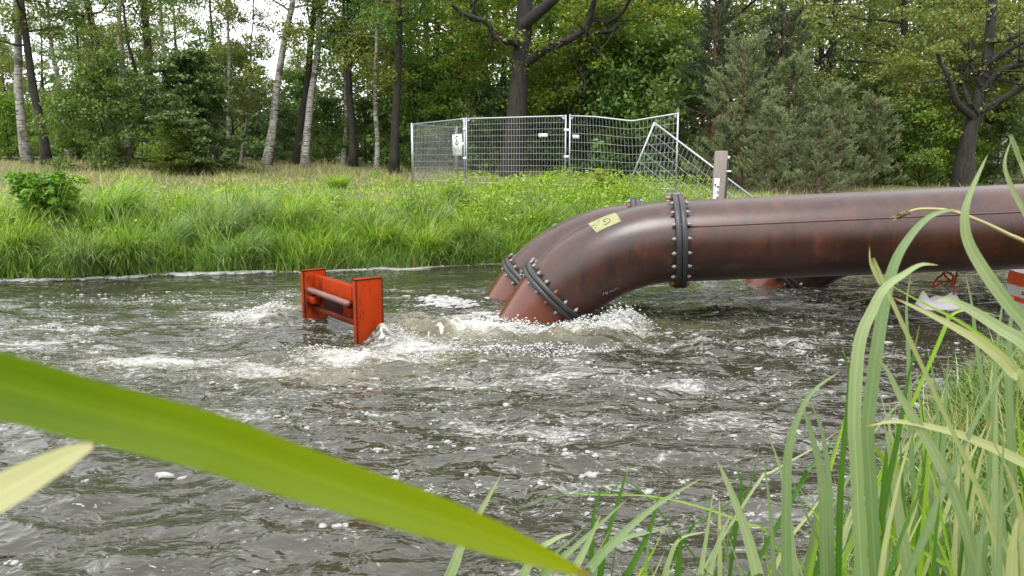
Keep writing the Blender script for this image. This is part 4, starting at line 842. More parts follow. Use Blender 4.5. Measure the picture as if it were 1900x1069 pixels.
# ---- shrubs
place_tree('hazel_bush', 'large dark green hazel bush with broad leaves at the wood edge', 'shrub', HAZEL, 358, 29.5, 0.0, 0.70, 0.4)
sp = [(195, 30, 0, 1.05, 'dark shrub left of the hazel under the straight dark trunk'), (140, 36, 2, 0.9, 'shrub behind the leaning dark trunk at the far left'), (20, 38, 2, 0.9, 'shrub at the left edge behind the leftmost birch'),
      (318, 28.3, 2, 0.55, 'low bright shrub at the foot of the hazel bush'), (530, 37, 1, 0.7, 'low shrub behind the strongly leaning birch'), (610, 35, 0, 0.8, 'dark low shrub between the banded birches'), (680, 34.5, 0, 0.75, 'dark low shrub left of the slim white birch'),
      (770, 34, 0, 1.2, 'dark shrub behind the left end of the fence'), (840, 33, 2, 1.0, 'green shrub behind the sign on the fence'), (905, 32, 1, 0.95, 'shrub just left of the big oak trunk, seen through the mesh'), (1010, 33.5, 0, 1.2, 'dark shrub just right of the big oak trunk'), (1085, 32, 1, 1.1, 'shrub behind the buckled fence panel'),
      (1160, 31, 0, 1.35, 'tall dark shrub behind the buckled fence panel'), (1235, 30, 0, 1.5, 'dark shrub behind the right end of the fence'), (1655, 27.5, 0, 0.75, 'dark low shrub right of the pines'), (1705, 27.5, 2, 0.85, 'bright green shrub left of the right-hand oak'), (1745, 29.5, 2, 0.9, 'green shrub close behind the right-hand oak trunk'), (1850, 29.5, 0, 0.9, 'dark shrub right of the right-hand oak')]
for px, Y, k_, s, lb in sp: place_tree('shrub', lb, 'shrub', SHRUB[k_], px, Y, 0.0, s, random.uniform(0, 6), 'shrubs under the trees')
# dark undergrowth filling between
ug = 0
for px in range(-60, 1960, 62):
    Y = random.uniform(38, 45)
    if random.random() < (0.65 if px < 720 else 0.35): continue
    place_tree('undergrowth_bush', 'dark bush in the shade among the trunks, ' + zone(px), 'shrub', SHRUB[random.randrange(2)], px, Y, 0.0, random.uniform(1.0, 1.6), random.uniform(0, 6), 'bushes in the shade of the wood')

# ---- the two oaks, limb by limb
def limb_tree(name, label, Y, limbs, leafK, crad, per, lsize, leaf, bark, extra=None, jy=1.0):
    base = P(limbs[0][0][0][0], limbs[0][0][0][1], Y); base[2] = tz(base[0], Y); o = thing(name, label, 'tree', tuple(base)); mb = MB(); K = []
    for ctrl, r0, r1, dy in limbs:
        c = np.array([P(px, py, Y + dy * i / max(1, len(ctrl) - 1)) for i, (px, py) in enumerate(ctrl)]); n = max(8, len(ctrl) * 4); s = spline(c, n) - base
        s = s + wobble(n, 0.10, 6, r0 * 31) * np.linspace(0, 1, n)[:, None]
        if ctrl is limbs[0][0]: s[0, 2] = -0.4
        t = np.linspace(0, 1, n); rad = r0 + (r1 - r0) * t
        if ctrl is limbs[0][0]: rad = rad * (1 + 0.45 * np.exp(-t * 14))
        mb.tube(s, rad, 14 if r0 > 0.2 else 7, False)
        if r0 < 0.2:
            for j in range(3, n, 2):   # twigs
                for _ in range(2):
                    e = rng.standard_normal(3) * (0.55, 0.55, 0.35); e = s[j] + e * rng.uniform(0.8, 1.6); mid = (s[j] + e) / 2 + rng.normal(0, 0.12, 3); mb.tube([s[j], mid, e], [rad[j] * 0.35 + 0.006, 0.012, 0.005], 4, False); K.append(e + (0, rng.uniform(0.9, 2.2), 0)); K.append(mid + (0, rng.uniform(0.9, 2.2), 0))
    mb.obj('trunk', bark, o, True)
    for (px, py, dx, dy, dep, cnt) in leafK:
        g = rng.standard_normal((cnt, 3)); pts = np.array([P(px + a * dx, py + b_ * dy, Y + (0.7 + abs(c)) * dep * 1.4 * jy) for a, b_, c in g]); K += list(pts - base)
    K = np.array(K); V, q = clump_leaves(K, rng.uniform(0.5, 1.1, len(K)) * crad, per, lsize, 0.45, up=0.8)
    obj('crown', mesh_np('crown', V, [q], False, [leaf]), o); return o
limb_tree('oak_tree', 'big oak with crooked dark limbs rising behind the fence', 29.5, [
 ([(948, 338), (953, 270), (961, 190), (967, 115), (972, 40), (978, -60), (985, -190)], 0.40, 0.24, 0.5),
 ([(962, 80), (936, 75), (914, 66), (907, 46), (890, 36), (862, 26), (840, 10)], 0.13, 0.06, -1.0), ([(908, 50), (880, 18), (884, -10), (860, -40)], 0.07, 0.04, -0.5),
 ([(972, 45), (1008, 16), (1034, -8), (1090, -60), (1150, -120)], 0.22, 0.10, -1.5),
 ([(978, 116), (1015, 90), (1050, 76), (1085, 55), (1098, 30), (1102, 0), (1112, -40)], 0.16, 0.08, -2.0),
 ([(1068, 66), (1110, 60), (1142, 55), (1143, 42)], 0.09, 0.05, -1.2), ([(1098, 28), (1125, 41), (1152, 26), (1168, 2), (1190, -20)], 0.09, 0.04, -1.5), ([(1062, 72), (1075, 86), (1108, 92), (1116, 112)], 0.05, 0.02, -0.8), ([(1050, 78), (1066, 115), (1084, 150), (1082, 170)], 0.04, 0.015, -0.6),
 ([(975, -60), (920, -110), (860, -140)], 0.16, 0.08, -1.0), ([(982, -120), (1060, -190), (1150, -220)], 0.15, 0.06, 1.0)],
 [(1060, -60, 130, 50, 1.8, 110), (1210, 30, 55, 40, 1.3, 60), (1255, 75, 35, 35, 1.0, 34), (1130, 130, 70, 25, 1.2, 30), (1010, 165, 40, 22, 0.9, 26), (880, 10, 60, 30, 1.3, 40), (850, 95, 50, 40, 1.2, 34), (1060, 10, 60, 20, 1.6, 28), (1000, 200, 25, 14, 0.6, 9), (1160, 90, 40, 25, 1.0, 20)],
 0.75, 62, 0.15, M['leaf_oak'], M['oakbark'])
limb_tree('oak_tree', 'dark spreading oak at the right edge above the pipe', 26.5, [
 ([(1788, 326), (1792, 285), (1799, 248), (1811, 214), (1820, 168), (1831, 120), (1838, 60), (1846, -40), (1850, -160)], 0.27, 0.11, 0.3),
 ([(1806, 218), (1778, 192), (1766, 162), (1756, 138), (1740, 100)], 0.13, 0.06, -0.6), ([(1822, 160), (1808, 130), (1800, 108), (1802, 70)], 0.10, 0.05, 0.6), ([(1800, 195), (1790, 165), (1784, 140), (1788, 110)], 0.07, 0.03, 0.8),
 ([(1814, 210), (1850, 190), (1900, 160), (1960, 120)], 0.14, 0.08, -1.2), ([(1824, 168), (1858, 132), (1900, 118), (1960, 104)], 0.13, 0.07, -1.0), ([(1830, 122), (1872, 92), (1925, 66)], 0.11, 0.06, -0.8), ([(1836, 78), (1880, 70), (1930, 40)], 0.08, 0.04, -0.5), ([(1858, 132), (1885, 146), (1905, 150)], 0.05, 0.02, -0.5)],
 [(1800, -60, 90, 50, 1.6, 90), (1740, 60, 45, 40, 1.2, 46), (1860, 40, 50, 30, 1.2, 40), (1700, 120, 40, 30, 1.0, 28), (1750, 130, 25, 25, 0.9, 14), (1930, 60, 40, 50, 1.2, 30)],
 0.65, 66, 0.125, M['leaf_oak2'], M['oakbark'])

# ---- pines
def pine_proto(seed, H, spread, mat, nsh=1500):
    st = np.random.default_rng(seed); n = 10; t = np.linspace(0, 1, n); path = np.stack([0 * t, 0 * t, -0.3 + (H + 0.3) * t], -1) + wobble(n, 0.12, 2, seed); mb = MB(); mb.tube(path, 0.075 * (H / 4) * (1 - 0.85 * t) + 0.008, 8); C = []; D = []
    nb = int(14 * H)
    for i in range(nb):
        f = 0.05 + 0.93 * (i + st.random()) / nb; p0 = np.array([np.interp(f, t, path[:, k]) for k in range(3)]); az = i * 2.4 + st.normal(0, 0.3)
        L = spread * (1.0 - 0.80 * f ** 1.3) * (st.uniform(0.35, 0.7) if st.random() < 0.45 else st.uniform(0.9, 1.35)); d = np.array((math.cos(az), math.sin(az), 0.05 + 0.35 * f)); c = [p0]
        for j in range(4): d = d + np.array((st.normal(0, 0.12), st.normal(0, 0.12), 0.10)); c.append(c[-1] + d / np.linalg.norm(d) * L / 4)
        c = np.array(c); mb.tube(c, np.linspace(0.022, 0.005, 5), 4, False)
        k = int(nsh / nb)
        for _ in range(k):
            u = 1.0 - abs(st.normal(0, 0.28)); u = max(0.15, u); p = np.array([np.interp(u, np.linspace(0, 1, 5), c[:, a]) for a in range(3)]); e = np.array((st.normal(0, 0.5), st.normal(0, 0.5), abs(st.normal(0.2, 0.25)))) + d * 0.8; e /= np.linalg.norm(e)
            C.append(p + e * st.uniform(0.08, 0.30) + st.normal(0, 0.04, 3)); D.append(e)
    C = np.array(C); D = np.array(D); m = 30; tt = rng.random((len(C), m, 1)); pos = C[:, None] + D[:, None] * (tt - 0.5) * 0.34; dd = D[:, None] * 1.0 + rng.standard_normal((len(C), m, 3)) * 0.5; dd /= np.linalg.norm(dd, axis=2, keepdims=True)
    pos = (pos + dd * 0.045).reshape(-1, 3); dd = dd.reshape(-1, 3); s = np.cross(dd, rng.standard_normal(dd.shape)); s /= np.linalg.norm(s, axis=1, keepdims=True); hl = rng.uniform(0.055, 0.085, len(pos))[:, None]
    V = np.stack([pos - dd * hl, pos + s * 0.011, pos + dd * hl, pos - s * 0.011], 1).reshape(-1, 3)
    return mb.mesh('trunk', M['pinebark'], True), mesh_np('crown', V, [np.arange(len(V)).reshape(-1, 4)], False, [mat])
PINE = [pine_proto(51, 4.4, 1.55, M['needle'], 900), pine_proto(52, 3.8, 1.5, M['needle'], 820)]; PINED = pine_proto(53, 6.5, 1.9, M['needle_dark'], 1100)
for px, Y, pr, s, rt, lb in ((1372, 24.5, PINE[0], 0.98, 0.2, 'pale blue-green young pine nearest the gauge post'), (1462, 26.0, PINE[1], 1.05, 1.1, 'pale young pine, second from the gauge post'), (1552, 25.0, PINE[0], 0.70, 2.3, 'pale young pine, third from the gauge post'), (1618, 26.5, PINE[1], 0.74, 3.6, 'pale young pine at the right end of the pine row'), (1430, 23.2, PINE[1], 0.62, 4.0, 'low young pine in front of the pine row'), (1515, 23.6, PINE[1], 0.6, 5.2, 'lowest pine bush close above the pipe'),
                          (1318, 27.5, PINED, 0.92, 0.5, 'dark pine behind the gauge post'), (1440, 28.5, PINED, 0.9, 2.1, 'dark pine behind the middle of the pale pines')):
    place_tree('pine_tree', lb, 'tree', pr, px, Y, 0.0, s, rt, 'young pines behind the pipe')

# ================================================================== grass
def blades(X, Y, Z, L, W, az, lean, curv, seg=3, tw=0.6):
    """arching blades; returns verts, polys"""
    n = len(X); L, W, az, lean, curv = [np.broadcast_to(np.asarray(a, float), (n,)) for a in (L, W, az, lean, curv)]
    hd = np.stack([np.cos(az), np.sin(az), 0 * az], -1); sa = az + np.pi / 2 + rng.normal(0, tw, n); sd_ = np.stack([np.cos(sa), np.sin(sa), 0 * sa], -1)
    p = np.stack([X, Y, Z], -1); rows = []; dt = 1 / seg
    for i in range(seg + 1):
        t = i / seg; w = W * (1 - t ** 1.8) * 0.5
        if i < seg: rows += [p - sd_ * w[:, None], p + sd_ * w[:, None]]
        else: rows += [p]
        th = lean + curv * (t + dt / 2) ; p = p + (hd * np.sin(th)[:, None] + np.array((0, 0, 1.0)) * np.cos(th)[:, None]) * (L * dt)[:, None]
    k = 2 * seg + 1; V = np.stack(rows, 1).reshape(-1, 3); b = np.arange(n) * k
    q = np.concatenate([np.stack([b + 2 * i, b + 2 * i + 1, b + 2 * i + 3, b + 2 * i + 2], -1) for i in range(seg - 1)]) if seg > 1 else np.zeros((0, 4), int)
    tr = np.stack([b + 2 * seg - 2, b + 2 * seg - 1, b + 2 * seg], -1); return V, [q, tr]
def grass(name, label, mat, X, Y, *a, **k):
    V, q = blades(X, Y, terrain(X, Y) - 0.02, *a, **k); return tag(obj(name, mesh_np(name, V, q, False, [mat])), label, 'grass', kind='stuff')
def far_pts(n, x0, x1, d0, d1, dens=None):
    X = rng.uniform(x0, x1, n); d = rng.uniform(d0, d1, n); Y = yfar(X) + d * 1.038
    if dens is not None: k = rng.random(n) < dens(X, Y, d); X, Y, d = X[k], Y[k], d[k]
    return X, Y, d
U = rng.uniform
# sedges at the water's edge
X, Y, d = far_pts(17000, -14, 3.5, -0.05, 1.3); n = len(X)
grass('bank_sedge', 'long green sedge hanging over the far water edge', M['sedge'], X, Y, U(0.35, 0.8, n) * (1 + 0.4 * perlin(X * 0.7, Y * 0.7, 91)), U(0.007, 0.015, n), U(-2.6, 0.3, n), U(0.05, 0.4, n), U(0.5, 1.9, n), seg=3)
X, Y, d = far_pts(19000, -14, 7, 0.5, 4.2); n = len(X); pat = perlin(X * 0.8, Y * 0.8, 92)
grass('bank_grass', 'lush bright grass covering the slope of the far bank', M['lush'], X, Y, U(0.16, 0.42, n) * (1 + 0.9 * pat), U(0.008, 0.016, n), U(-3.14, 3.14, n), U(0.05, 0.6, n), U(0.3, 1.6, n), seg=3)
X, Y, d = far_pts(34000, -28, 6, 3.6, 17.0, lambda X, Y, d: np.clip(1 - 0.55 * sstep(8, 13, d) + 0.6 * perlin(X * 0.35, Y * 0.35, 89), 0, 1)); n = len(X)
grass('meadow_grass', 'short bright green meadow grass behind the bank slope', M['lush'], X, Y, U(0.07, 0.2, n) * (1 + 0.6 * perlin(X * 0.5, Y * 0.5, 93)), U(0.012, 0.022, n), U(-3.14, 3.14, n), U(0.0, 0.5, n), U(0.2, 1.2, n), seg=2)
X, Y, d = far_pts(34000, -34, 3.5, 8.5, 22, lambda X, Y, d: sstep(8.5, 11.5, d + 1.5 * perlin(X * 0.3, Y * 0.3, 94))); n = len(X)
grass('dry_grass', 'strip of straw-coloured tall grass in front of the trees', M['straw'], X, Y, U(0.08, 0.40, n) * (1 + 1.2 * perlin(X * 0.6, Y * 0.6, 95)), U(0.010, 0.02, n), U(-3.14, 3.14, n), U(0.0, 0.5, n), U(0.1, 1.5, n), seg=2)
X, Y, d = far_pts(9000, 2.0, 24, 2.6, 14, lambda X, Y, d: np.clip(0.35 + perlin(X * 0.6, Y * 0.6, 96), 0, 1)); n = len(X)
grass('verge_grass', 'thin dry grass on the bare verge below the pines', M['straw'], X, Y, U(0.08, 0.35, n), U(0.008, 0.016, n), U(-3.14, 3.14, n), U(0.0, 0.6, n), U(0.1, 1.2, n), seg=2)
X, Y, d = far_pts(2600, -14, 3.5, 0.0, 1.5); n = len(X)
grass('dead_blades', 'dead straw blades among the sedge at the far water edge', M['straw'], X, Y, U(0.25, 0.7, n), U(0.006, 0.012, n), U(-3.14, 0.6, n), U(0.1, 0.7, n), U(0.2, 1.6, n), seg=3)
def tufts(name, label, mat, nc, per, d0, d1, L0, L1, W0, W1, az0, azs, x0=-14, x1=3.5, rad=0.22, cv=(0.6, 2.0)):
    X, Y, d = far_pts(nc, x0, x1, d0, d1); nc = len(X); i = np.repeat(np.arange(nc), per); n = len(i); a = U(-3.14, 3.14, n); r = rad * np.sqrt(rng.random(n)) * U(0.6, 1.4, nc)[i]
    az = (rng.normal(az0, azs, nc))[i] + rng.normal(0, 0.55, n); L = U(L0, L1, nc)[i] * U(0.6, 1.1, n)
    grass(name, label, mat, X[i] + r * np.cos(a), Y[i] + r * np.sin(a), L, U(W0, W1, n), az, U(0.0, 0.45, n), U(cv[0], cv[1], nc)[i] * U(0.7, 1.2, n), seg=5, tw=0.5)
tufts('sedge_tufts', 'swept tufts of long sedge along the far waterline', M['sedge'], 240, 58, -0.05, 1.8, 0.5, 1.0, 0.013, 0.026, -0.9, 0.7)
tufts('pale_sedge_tufts', 'pale grey-green sedge tufts on the far bank', M['sedge_grey'], 150, 54, 0.0, 2.8, 0.5, 1.0, 0.013, 0.026, -0.7, 0.9)
tufts('lush_tufts', 'bright tufts of grass on the far bank slope', M['lush'], 240, 46, 0.3, 4.0, 0.3, 0.75, 0.012, 0.024, -0.8, 1.6, -14, 4.5)
tufts('straw_tufts', 'faded straw tufts on the far bank slope', M['straw'], 45, 40, 0.8, 4.5, 0.25, 0.5, 0.008, 0.014, -0.8, 1.8, -14, 2)
# leafy forbs: patch in front of the fence and flecks on the slope
def forbs(n, dens):
    X, Y, d = far_pts(n, -13, 5.2, 0.6, 5.0, dens); m = len(X); h = U(0.14, 0.62, m) * (0.7 + 0.6 * np.clip(perlin(X * 1.1, Y * 1.1, 98) + 0.5, 0, 1)); C = np.stack([X, Y, terrain(X, Y) + h], -1); return leaves_np(C, U(0.06, 0.13, m), 0.9, 0.2, 0.42)
V, q = forbs(60000, lambda X, Y, d: np.clip(np.exp(-(((X - 1.5) / 2.2) ** 2 + ((d - 3.6) / 1.5) ** 2)) + 0.62 * np.clip(perlin(X * 0.9, Y * 0.9, 97) + 0.18, 0, 1), 0, 1))
tag(obj('forb_patch', mesh_np('forb_patch', V, [q], False, [M['forb']])), 'bright leafy weeds growing in front of the fence', 'weeds', kind='stuff')
# sedge tussocks, each a plant
def tussock_mesh(seed, n, L, mat, comb):
    a = U(-3.14, 3.14, n); r = 0.28 * np.sqrt(rng.random(n)); az = np.where(rng.random(n) < comb, rng.normal(-0.5, 0.5, n), a)
    V, q = blades(r * np.cos(a), r * np.sin(a), np.zeros(n), U(0.5, 1.0, n) * L, U(0.010, 0.019, n), az, U(0.0, 0.4, n), U(0.9, 2.2, n), seg=6, tw=0.4); return mesh_np('blades', V, q, False, [mat])
TU = [tussock_mesh(1, 620, 1.45, M['sedge'], 0.8), tussock_mesh(2, 520, 1.25, M['sedge_grey'], 0.6), tussock_mesh(3, 460, 1.0, M['lush'], 0.3)]
for i, (px, py, k_, s, lb) in enumerate(((30, 470, 0, 1.0, 'arching sedge tussock at the left edge of the far bank'), (95, 410, 0, 1.15, 'big combed sedge tussock right below the leafy bush'), (150, 480, 1, 1.0, 'grey-green sedge tussock at the water, second from the left edge'), (200, 405, 0, 1.2, 'large swept sedge tussock right of the leafy bush'), (235, 470, 0, 1.0, 'sedge tussock at the water below the large swept one'), (310, 450, 1, 0.95, 'sedge tussock left of the dip in the far bank'), (400, 430, 1, 1.1, 'pale upright sedge tussock above the water left of the red frame'), (455, 405, 1, 1.0, 'pale sedge tussock higher up the bank left of the red frame'), (440, 470, 1, 0.95, 'sedge tussock at the water left of the red frame'), (540, 415, 0, 1.0, 'dark sedge tussock on the bank above the red frame'), (600, 455, 2, 1.0, 'bright grass tussock at the water right behind the red frame'), (700, 440, 2, 1.0, 'bright grass tussock behind the red frame, towards the pipes'), (790, 455, 2, 1.1, 'bright grass tussock at the water left of the pipe outlets'), (870, 450, 0, 0.9, 'green tussock at the water nearest the pipe outlets'), (835, 365, 0, 0.8, 'dark tussock high on the bank below the fence sign'), (625, 335, 2, 0.9, 'bright round grass tussock on the meadow left of the fence'))):
    for Y in np.linspace(12.5, 26, 120):
        p = P(px, py, Y)
        if tz(p[0], p[1]) > p[2] - 0.25: break
    t_ = thing('sedge_tussock', lb, 'plant', (p[0], p[1], tz(p[0], p[1]) - 0.02), 'sedge tussocks on the far bank'); c = obj('blades', TU[k_], t_); t_.rotation_euler = (0, 0, rng.normal(-0.2, 0.35)); t_.scale = (s, s, s * U(0.9, 1.1))
# leafy bush on the far bank, left
def leafy(name, label, px, py0, Y, H, Wd, ns, per, ls, mat):
    x = P(px, py0, Y)[0]; o = thing(name, label, 'shrub', (x, Y, tz(x, Y))); mb = MB(); C = []; D = []
    for i in range(ns):
        a = rng.uniform(0, 6.28); tip = np.array((math.cos(a) * Wd * rng.random() ** 0.6, math.sin(a) * Wd * rng.random() ** 0.6, H * rng.uniform(0.55, 1.0))); c = spline([np.array((rng.normal(0, 0.08), rng.normal(0, 0.08), -0.05)), tip * (0.45, 0.45, 0.7), tip, tip + (tip * (0.3, 0.3, -0.08))], 14); mb.tube(c, np.linspace(0.010, 0.003, 14), 5, False)
        for j in range(per):
            u = rng.uniform(2, 13); q_ = np.array([np.interp(u, range(14), c[:, k]) for k in range(3)]); e = rng.standard_normal(3); e[2] = -0.2; e /= np.linalg.norm(e); C.append(q_ + e * 0.07); D.append(e)
    mb.obj('stems', plain('green_stem', (0.10, 0.14, 0.03), 0.6), o, True); V, q = leaves_np(np.array(C), rng.uniform(0.8, 1.25, len(C)) * ls, 1.0, 0.2, 0.45, np.array(D)); obj('foliage', mesh_np('foliage', V, [q], False, [mat]), o)
leafy('leafy_bush', 'bright leafy bush leaning over the far bank at the left', 95, 400, 14.7, 1.25, 0.55, 64, 60, 0.125, leaf_mat('bush_leaves', [(0.05, 0.13, 0.015), (0.09, 0.21, 0.02), (0.15, 0.31, 0.035), (0.30, 0.38, 0.05)], 0.3, 0.35))
leafy('leafy_sapling', 'small yellow-green sapling in front of the buckled fence panel', 1118, 350, 20.0, 0.85, 0.42, 12, 22, 0.14, leaf_mat('sapling', [(0.16, 0.24, 0.03), (0.24, 0.30, 0.05), (0.30, 0.33, 0.06)], 0.4))
leafy('leafy_sapling', 'small sapling in front of the oak trunk at the fence foot', 1010, 350, 21.3, 0.7, 0.5, 12, 22, 0.12, M['forb'])

# ================================================================== NEAR BANK
# low sward: nobody could count it
def near_pts(n, x0, x1, d0, d1):
    X = rng.uniform(x0, x1, n); d = rng.uniform(d0, d1, n); Y = ynear(X) - d / 0.72; k = (Y > 0.9) | (X > 1.2); return X[k], Y[k], d[k]
X, Y, d = near_pts(24000, 0.4, 8, -0.12, 2.2); n = len(X)
grass('near_bank_grass', 'dense green grass on the near bank under the reeds', leaf_mat('near_grass', [(0.03, 0.085, 0.008), (0.06, 0.14, 0.014), (0.12, 0.21, 0.025), (0.22, 0.25, 0.06)], 0.25, 0.4), X, Y, U(0.14, 0.44, n) * (1 + 0.6 * perlin(X * 1.7, Y * 1.7, 99)), U(0.006, 0.015, n), U(-3.14, 3.14, n), U(0.1, 1.2, n), U(0.1, 1.6, n), seg=3)
X, Y, d = near_pts(900, 0.3, 9, -0.05, 1.6); n = len(X)
grass('near_bank_sedge', 'grey-green sedge blades thick on the near bank', M['sedge_grey'], X, Y, U(0.25, 0.62, n), U(0.007, 0.014, n), U(-3.14, 3.14, n), U(0.0, 0.9, n), U(0.1, 1.5, n), seg=5)
X, Y, d = near_pts(2200, 0.6, 8, 0.1, 2.0); n = len(X)
grass('near_dead_grass', 'dry straw stalks tangled in the near bank grass', M['straw'], X, Y, U(0.3, 0.65, n), U(0.003, 0.006, n), U(-3.14, 3.14, n), U(0.1, 0.7, n), U(0.2, 1.6, n), seg=5)

def blade_mat(name, a, b_, tip, trans=0.24, tip0=0.93, far=None):
    """leaf colour along its length (attribute t), fine veins along the blade"""
    k = NT(name); t = k.n('ShaderNodeAttribute', {'attribute_name': 't'}).outputs['Fac']; w = k.n('ShaderNodeAttribute', {'attribute_name': 'w'}).outputs['Fac']
    v = k.n('ShaderNodeCombineXYZ', None, X=k.math('MULTIPLY', w, 5.0), Y=k.math('MULTIPLY', t, 1.6)).outputs[0]; n = k.ramp(k.noise(v, 1.0, 6, 0.85), [(0.33, (0, 0, 0)), (0.67, (1, 1, 1))]); n2 = k.noise(k.co(), 9.0, 4)
    c = k.mix(n, a, b_); c = k.mix(k.math('MULTIPLY', n2, 0.35), c, tuple(0.5 * (x + y) * 1.25 for x, y in zip(a, b_)))
    if far: c = k.mix(k.ramp(t, [(0.45, (0, 0, 0)), (0.92, (0.8, 0.8, 0.8))]), c, far)
    c = k.mix(k.ramp(t, [(0.05, (0.75, 0.75, 0.75)), (0.5, (0, 0, 0))]), c, tuple(x * y for x, y in zip(a, (0.55, 0.8, 0.4))))     # greener towards the sheath
    mid = k.ramp(k.math('ABSOLUTE', w), [(0.0, (1, 1, 1)), (0.10, (0, 0, 0))]); c = k.mix(k.math('MULTIPLY', mid, 0.35), c, tuple(x * 1.6 for x in b_))
    c = k.mix(k.ramp(k.math('ADD', t, k.math('MULTIPLY_ADD', n2, 0.10, -0.05)), [(tip0, (0, 0, 0)), (min(1.0, tip0 + 0.05), (1, 1, 1))]), c, tip)
    b = k.n('ShaderNodeBsdfPrincipled', None, Base_Color=c, Roughness=0.42, Normal=k.bump(n, 0.25, 0.002)); b.inputs['Specular IOR Level'].default_value = 0.35
    tr = k.n('ShaderNodeBsdfTranslucent', None, Color=k.n('ShaderNodeHueSaturation', None, Color=c, Saturation=1.1, Value=1.3).outputs[0])
    return k.done(k.n('ShaderNodeMixShader', None, i0=trans, i1=b.outputs[0], i2=tr.outputs[0]).outputs[0])
BM = {'pale': blade_mat('reed_pale', (0.13, 0.20, 0.06), (0.35, 0.40, 0.215), (0.30, 0.26, 0.10)), 'green': blade_mat('reed_green', (0.035, 0.10, 0.010), (0.075, 0.165, 0.02), (0.25, 0.22, 0.05)), 'blue': blade_mat('reed_blue', (0.11, 0.175, 0.065), (0.21, 0.275, 0.125), (0.25, 0.22, 0.08)),
      'big': blade_mat('reed_big', (0.055, 0.120, 0.0008), (0.165, 0.235, 0.003), (0.26, 0.10, 0.03), 0.5, 0.945, (0.24, 0.29, 0.005)), 'yellow': blade_mat('reed_yellow', (0.40, 0.40, 0.17), (0.52, 0.50, 0.29), (0.5, 0.44, 0.26), 0.4), 'lime': blade_mat('reed_lime', (0.16, 0.28, 0.02), (0.22, 0.33, 0.03), (0.3, 0.25, 0.05)), 'olive': blade_mat('reed_olive', (0.28, 0.31, 0.12), (0.36, 0.37, 0.17), (0.35, 0.15, 0.04))}
def ribbon(C, wid, face, fold=0.18, tipstart=0.0):
    """C (n,3) root->tip centreline, wid (n,) metres, face: direction the flat side turns to"""
    n = len(C); t = np.gradient(C, axis=0); t /= np.linalg.norm(t, axis=1, keepdims=True) + 1e-9; s = np.cross(t, face); s /= np.linalg.norm(s, axis=1, keepdims=True) + 1e-9; nr = np.cross(s, t); h = wid[:, None] * 0.5; cols = []; ws = (-1, -0.5, 0, 0.5, 1)
    for w in ws: cols.append(C + s * h * w - nr * h * fold * (1 - abs(w)))
    V = np.stack(cols, 1).reshape(-1, 3); m = len(ws); i = np.arange(n - 1)[:, None] * m; j = np.arange(m - 1)[None]; q = np.stack([i + j, i + j + 1, i + m + j + 1, i + m + j], -1).reshape(-1, 4)
    return V, q, np.repeat(np.linspace(0, 1, n), m), np.tile(ws, n)
def blade_obj(name, V, q, ta, wa, mat, par):
    me = mesh_np(name, V, [q], True, [mat])
    for an, d in (('t', ta), ('w', wa)): a = me.attributes.new(an, 'FLOAT', 'POINT'); a.data.foreach_set('value', d.astype(np.float32))
    return obj(name, me, par)
def reed(par, pts, wpx, Y, mat, Y2=None, n=36, blunt=0.0, taper=0.55, root=True, turn=0.0):
    """pts: pixel centreline tip -> root; Y depth at the root end, Y2 at the tip"""
    Y2 = Y if Y2 is None else Y2; k = len(pts); c = np.array([P(px, py, Y2 + (Y - Y2) * i / (k - 1)) for i, (px, py) in enumerate(pts)]); o = np.array(par.location)
    if root:
        d = c[-1] - c[-2]; d /= np.linalg.norm(d); z = tz(c[-1][0], c[-1][1]); drop = max(0.05, c[-1][2] - z)
        run = drop / max(0.45, -d[2]); e = c[-1] + np.array((np.clip(d[0] * run, -0.42 * drop, 0.42 * drop), d[1] * run * 0.3, -drop - 0.03)); c = np.vstack([c, (c[-1] + e) / 2 + np.array((d[0] * run * 0.06, 0, 0)), e])
    c = spline(c, n)[::-1]; tt = np.linspace(0, 1, n); w0 = wpx * Y / FPX; w0 = w0 * 0.88; wid = w0 * np.minimum(1, ((1 - tt) / taper) ** 0.7 + blunt) * np.minimum(1, 0.55 + tt * 3)
    face = (CAM - c.mean(0)); face /= np.linalg.norm(face); face = face + np.array((math.sin(turn), 0.0, 0.25)); V, q, ta, wa = ribbon(c - o, wid, face); return blade_obj('blade', V, q, ta, wa, BM[mat], par)
def clump(label, px, Y): x = P(px, 900, Y)[0]; return thing('reed_clump', label, 'reeds', (x, Y, tz(x, Y)), 'reed clumps on the near bank')
# the blurred leaf right in front of the lens and the withered one
bl = thing('reed_leaf', 'big blurred bright green leaf slanting across the lower left', 'leaf', tuple(P(-60, 700, 0.36)))
pts = [(1097, 1068), (1040, 1048), (930, 1004), (780, 951), (540, 873), (380, 817), (180, 765), (0, 716), (-200, 668), (-420, 640)]; dep = np.linspace(0.24, 0.165, len(pts)); wp_ = np.array([2, 30, 64, 86, 104, 113, 116, 126, 128, 120])
c = np.array([P(x, y, d) for (x, y), d in zip(pts, dep)]); c = np.vstack([c, (c[-1][0] - 0.04, c[-1][1] + 0.02, 1.5), (c[-1][0] - 0.05, c[-1][1] + 0.02, tz(c[-1][0] - 0.05, c[-1][1]))]); wm = np.append(wp_ * dep / FPX, [0.008, 0.007])
cc = spline(c, 60)[::-1]; ww = np.interp(np.linspace(0, len(c) - 1, 60), range(len(c)), wm)[::-1]; V, q, ta, wa = ribbon(cc - np.array(bl.location), ww, np.array((0.1, -1, 0.35)), 0.3); blade_obj('blade', V, q, ta, wa, BM['big'], bl)
yl = thing('reed_leaf', 'blurred withered yellow leaf tip at the lower left edge', 'leaf', tuple(P(-60, 950, 0.42)))
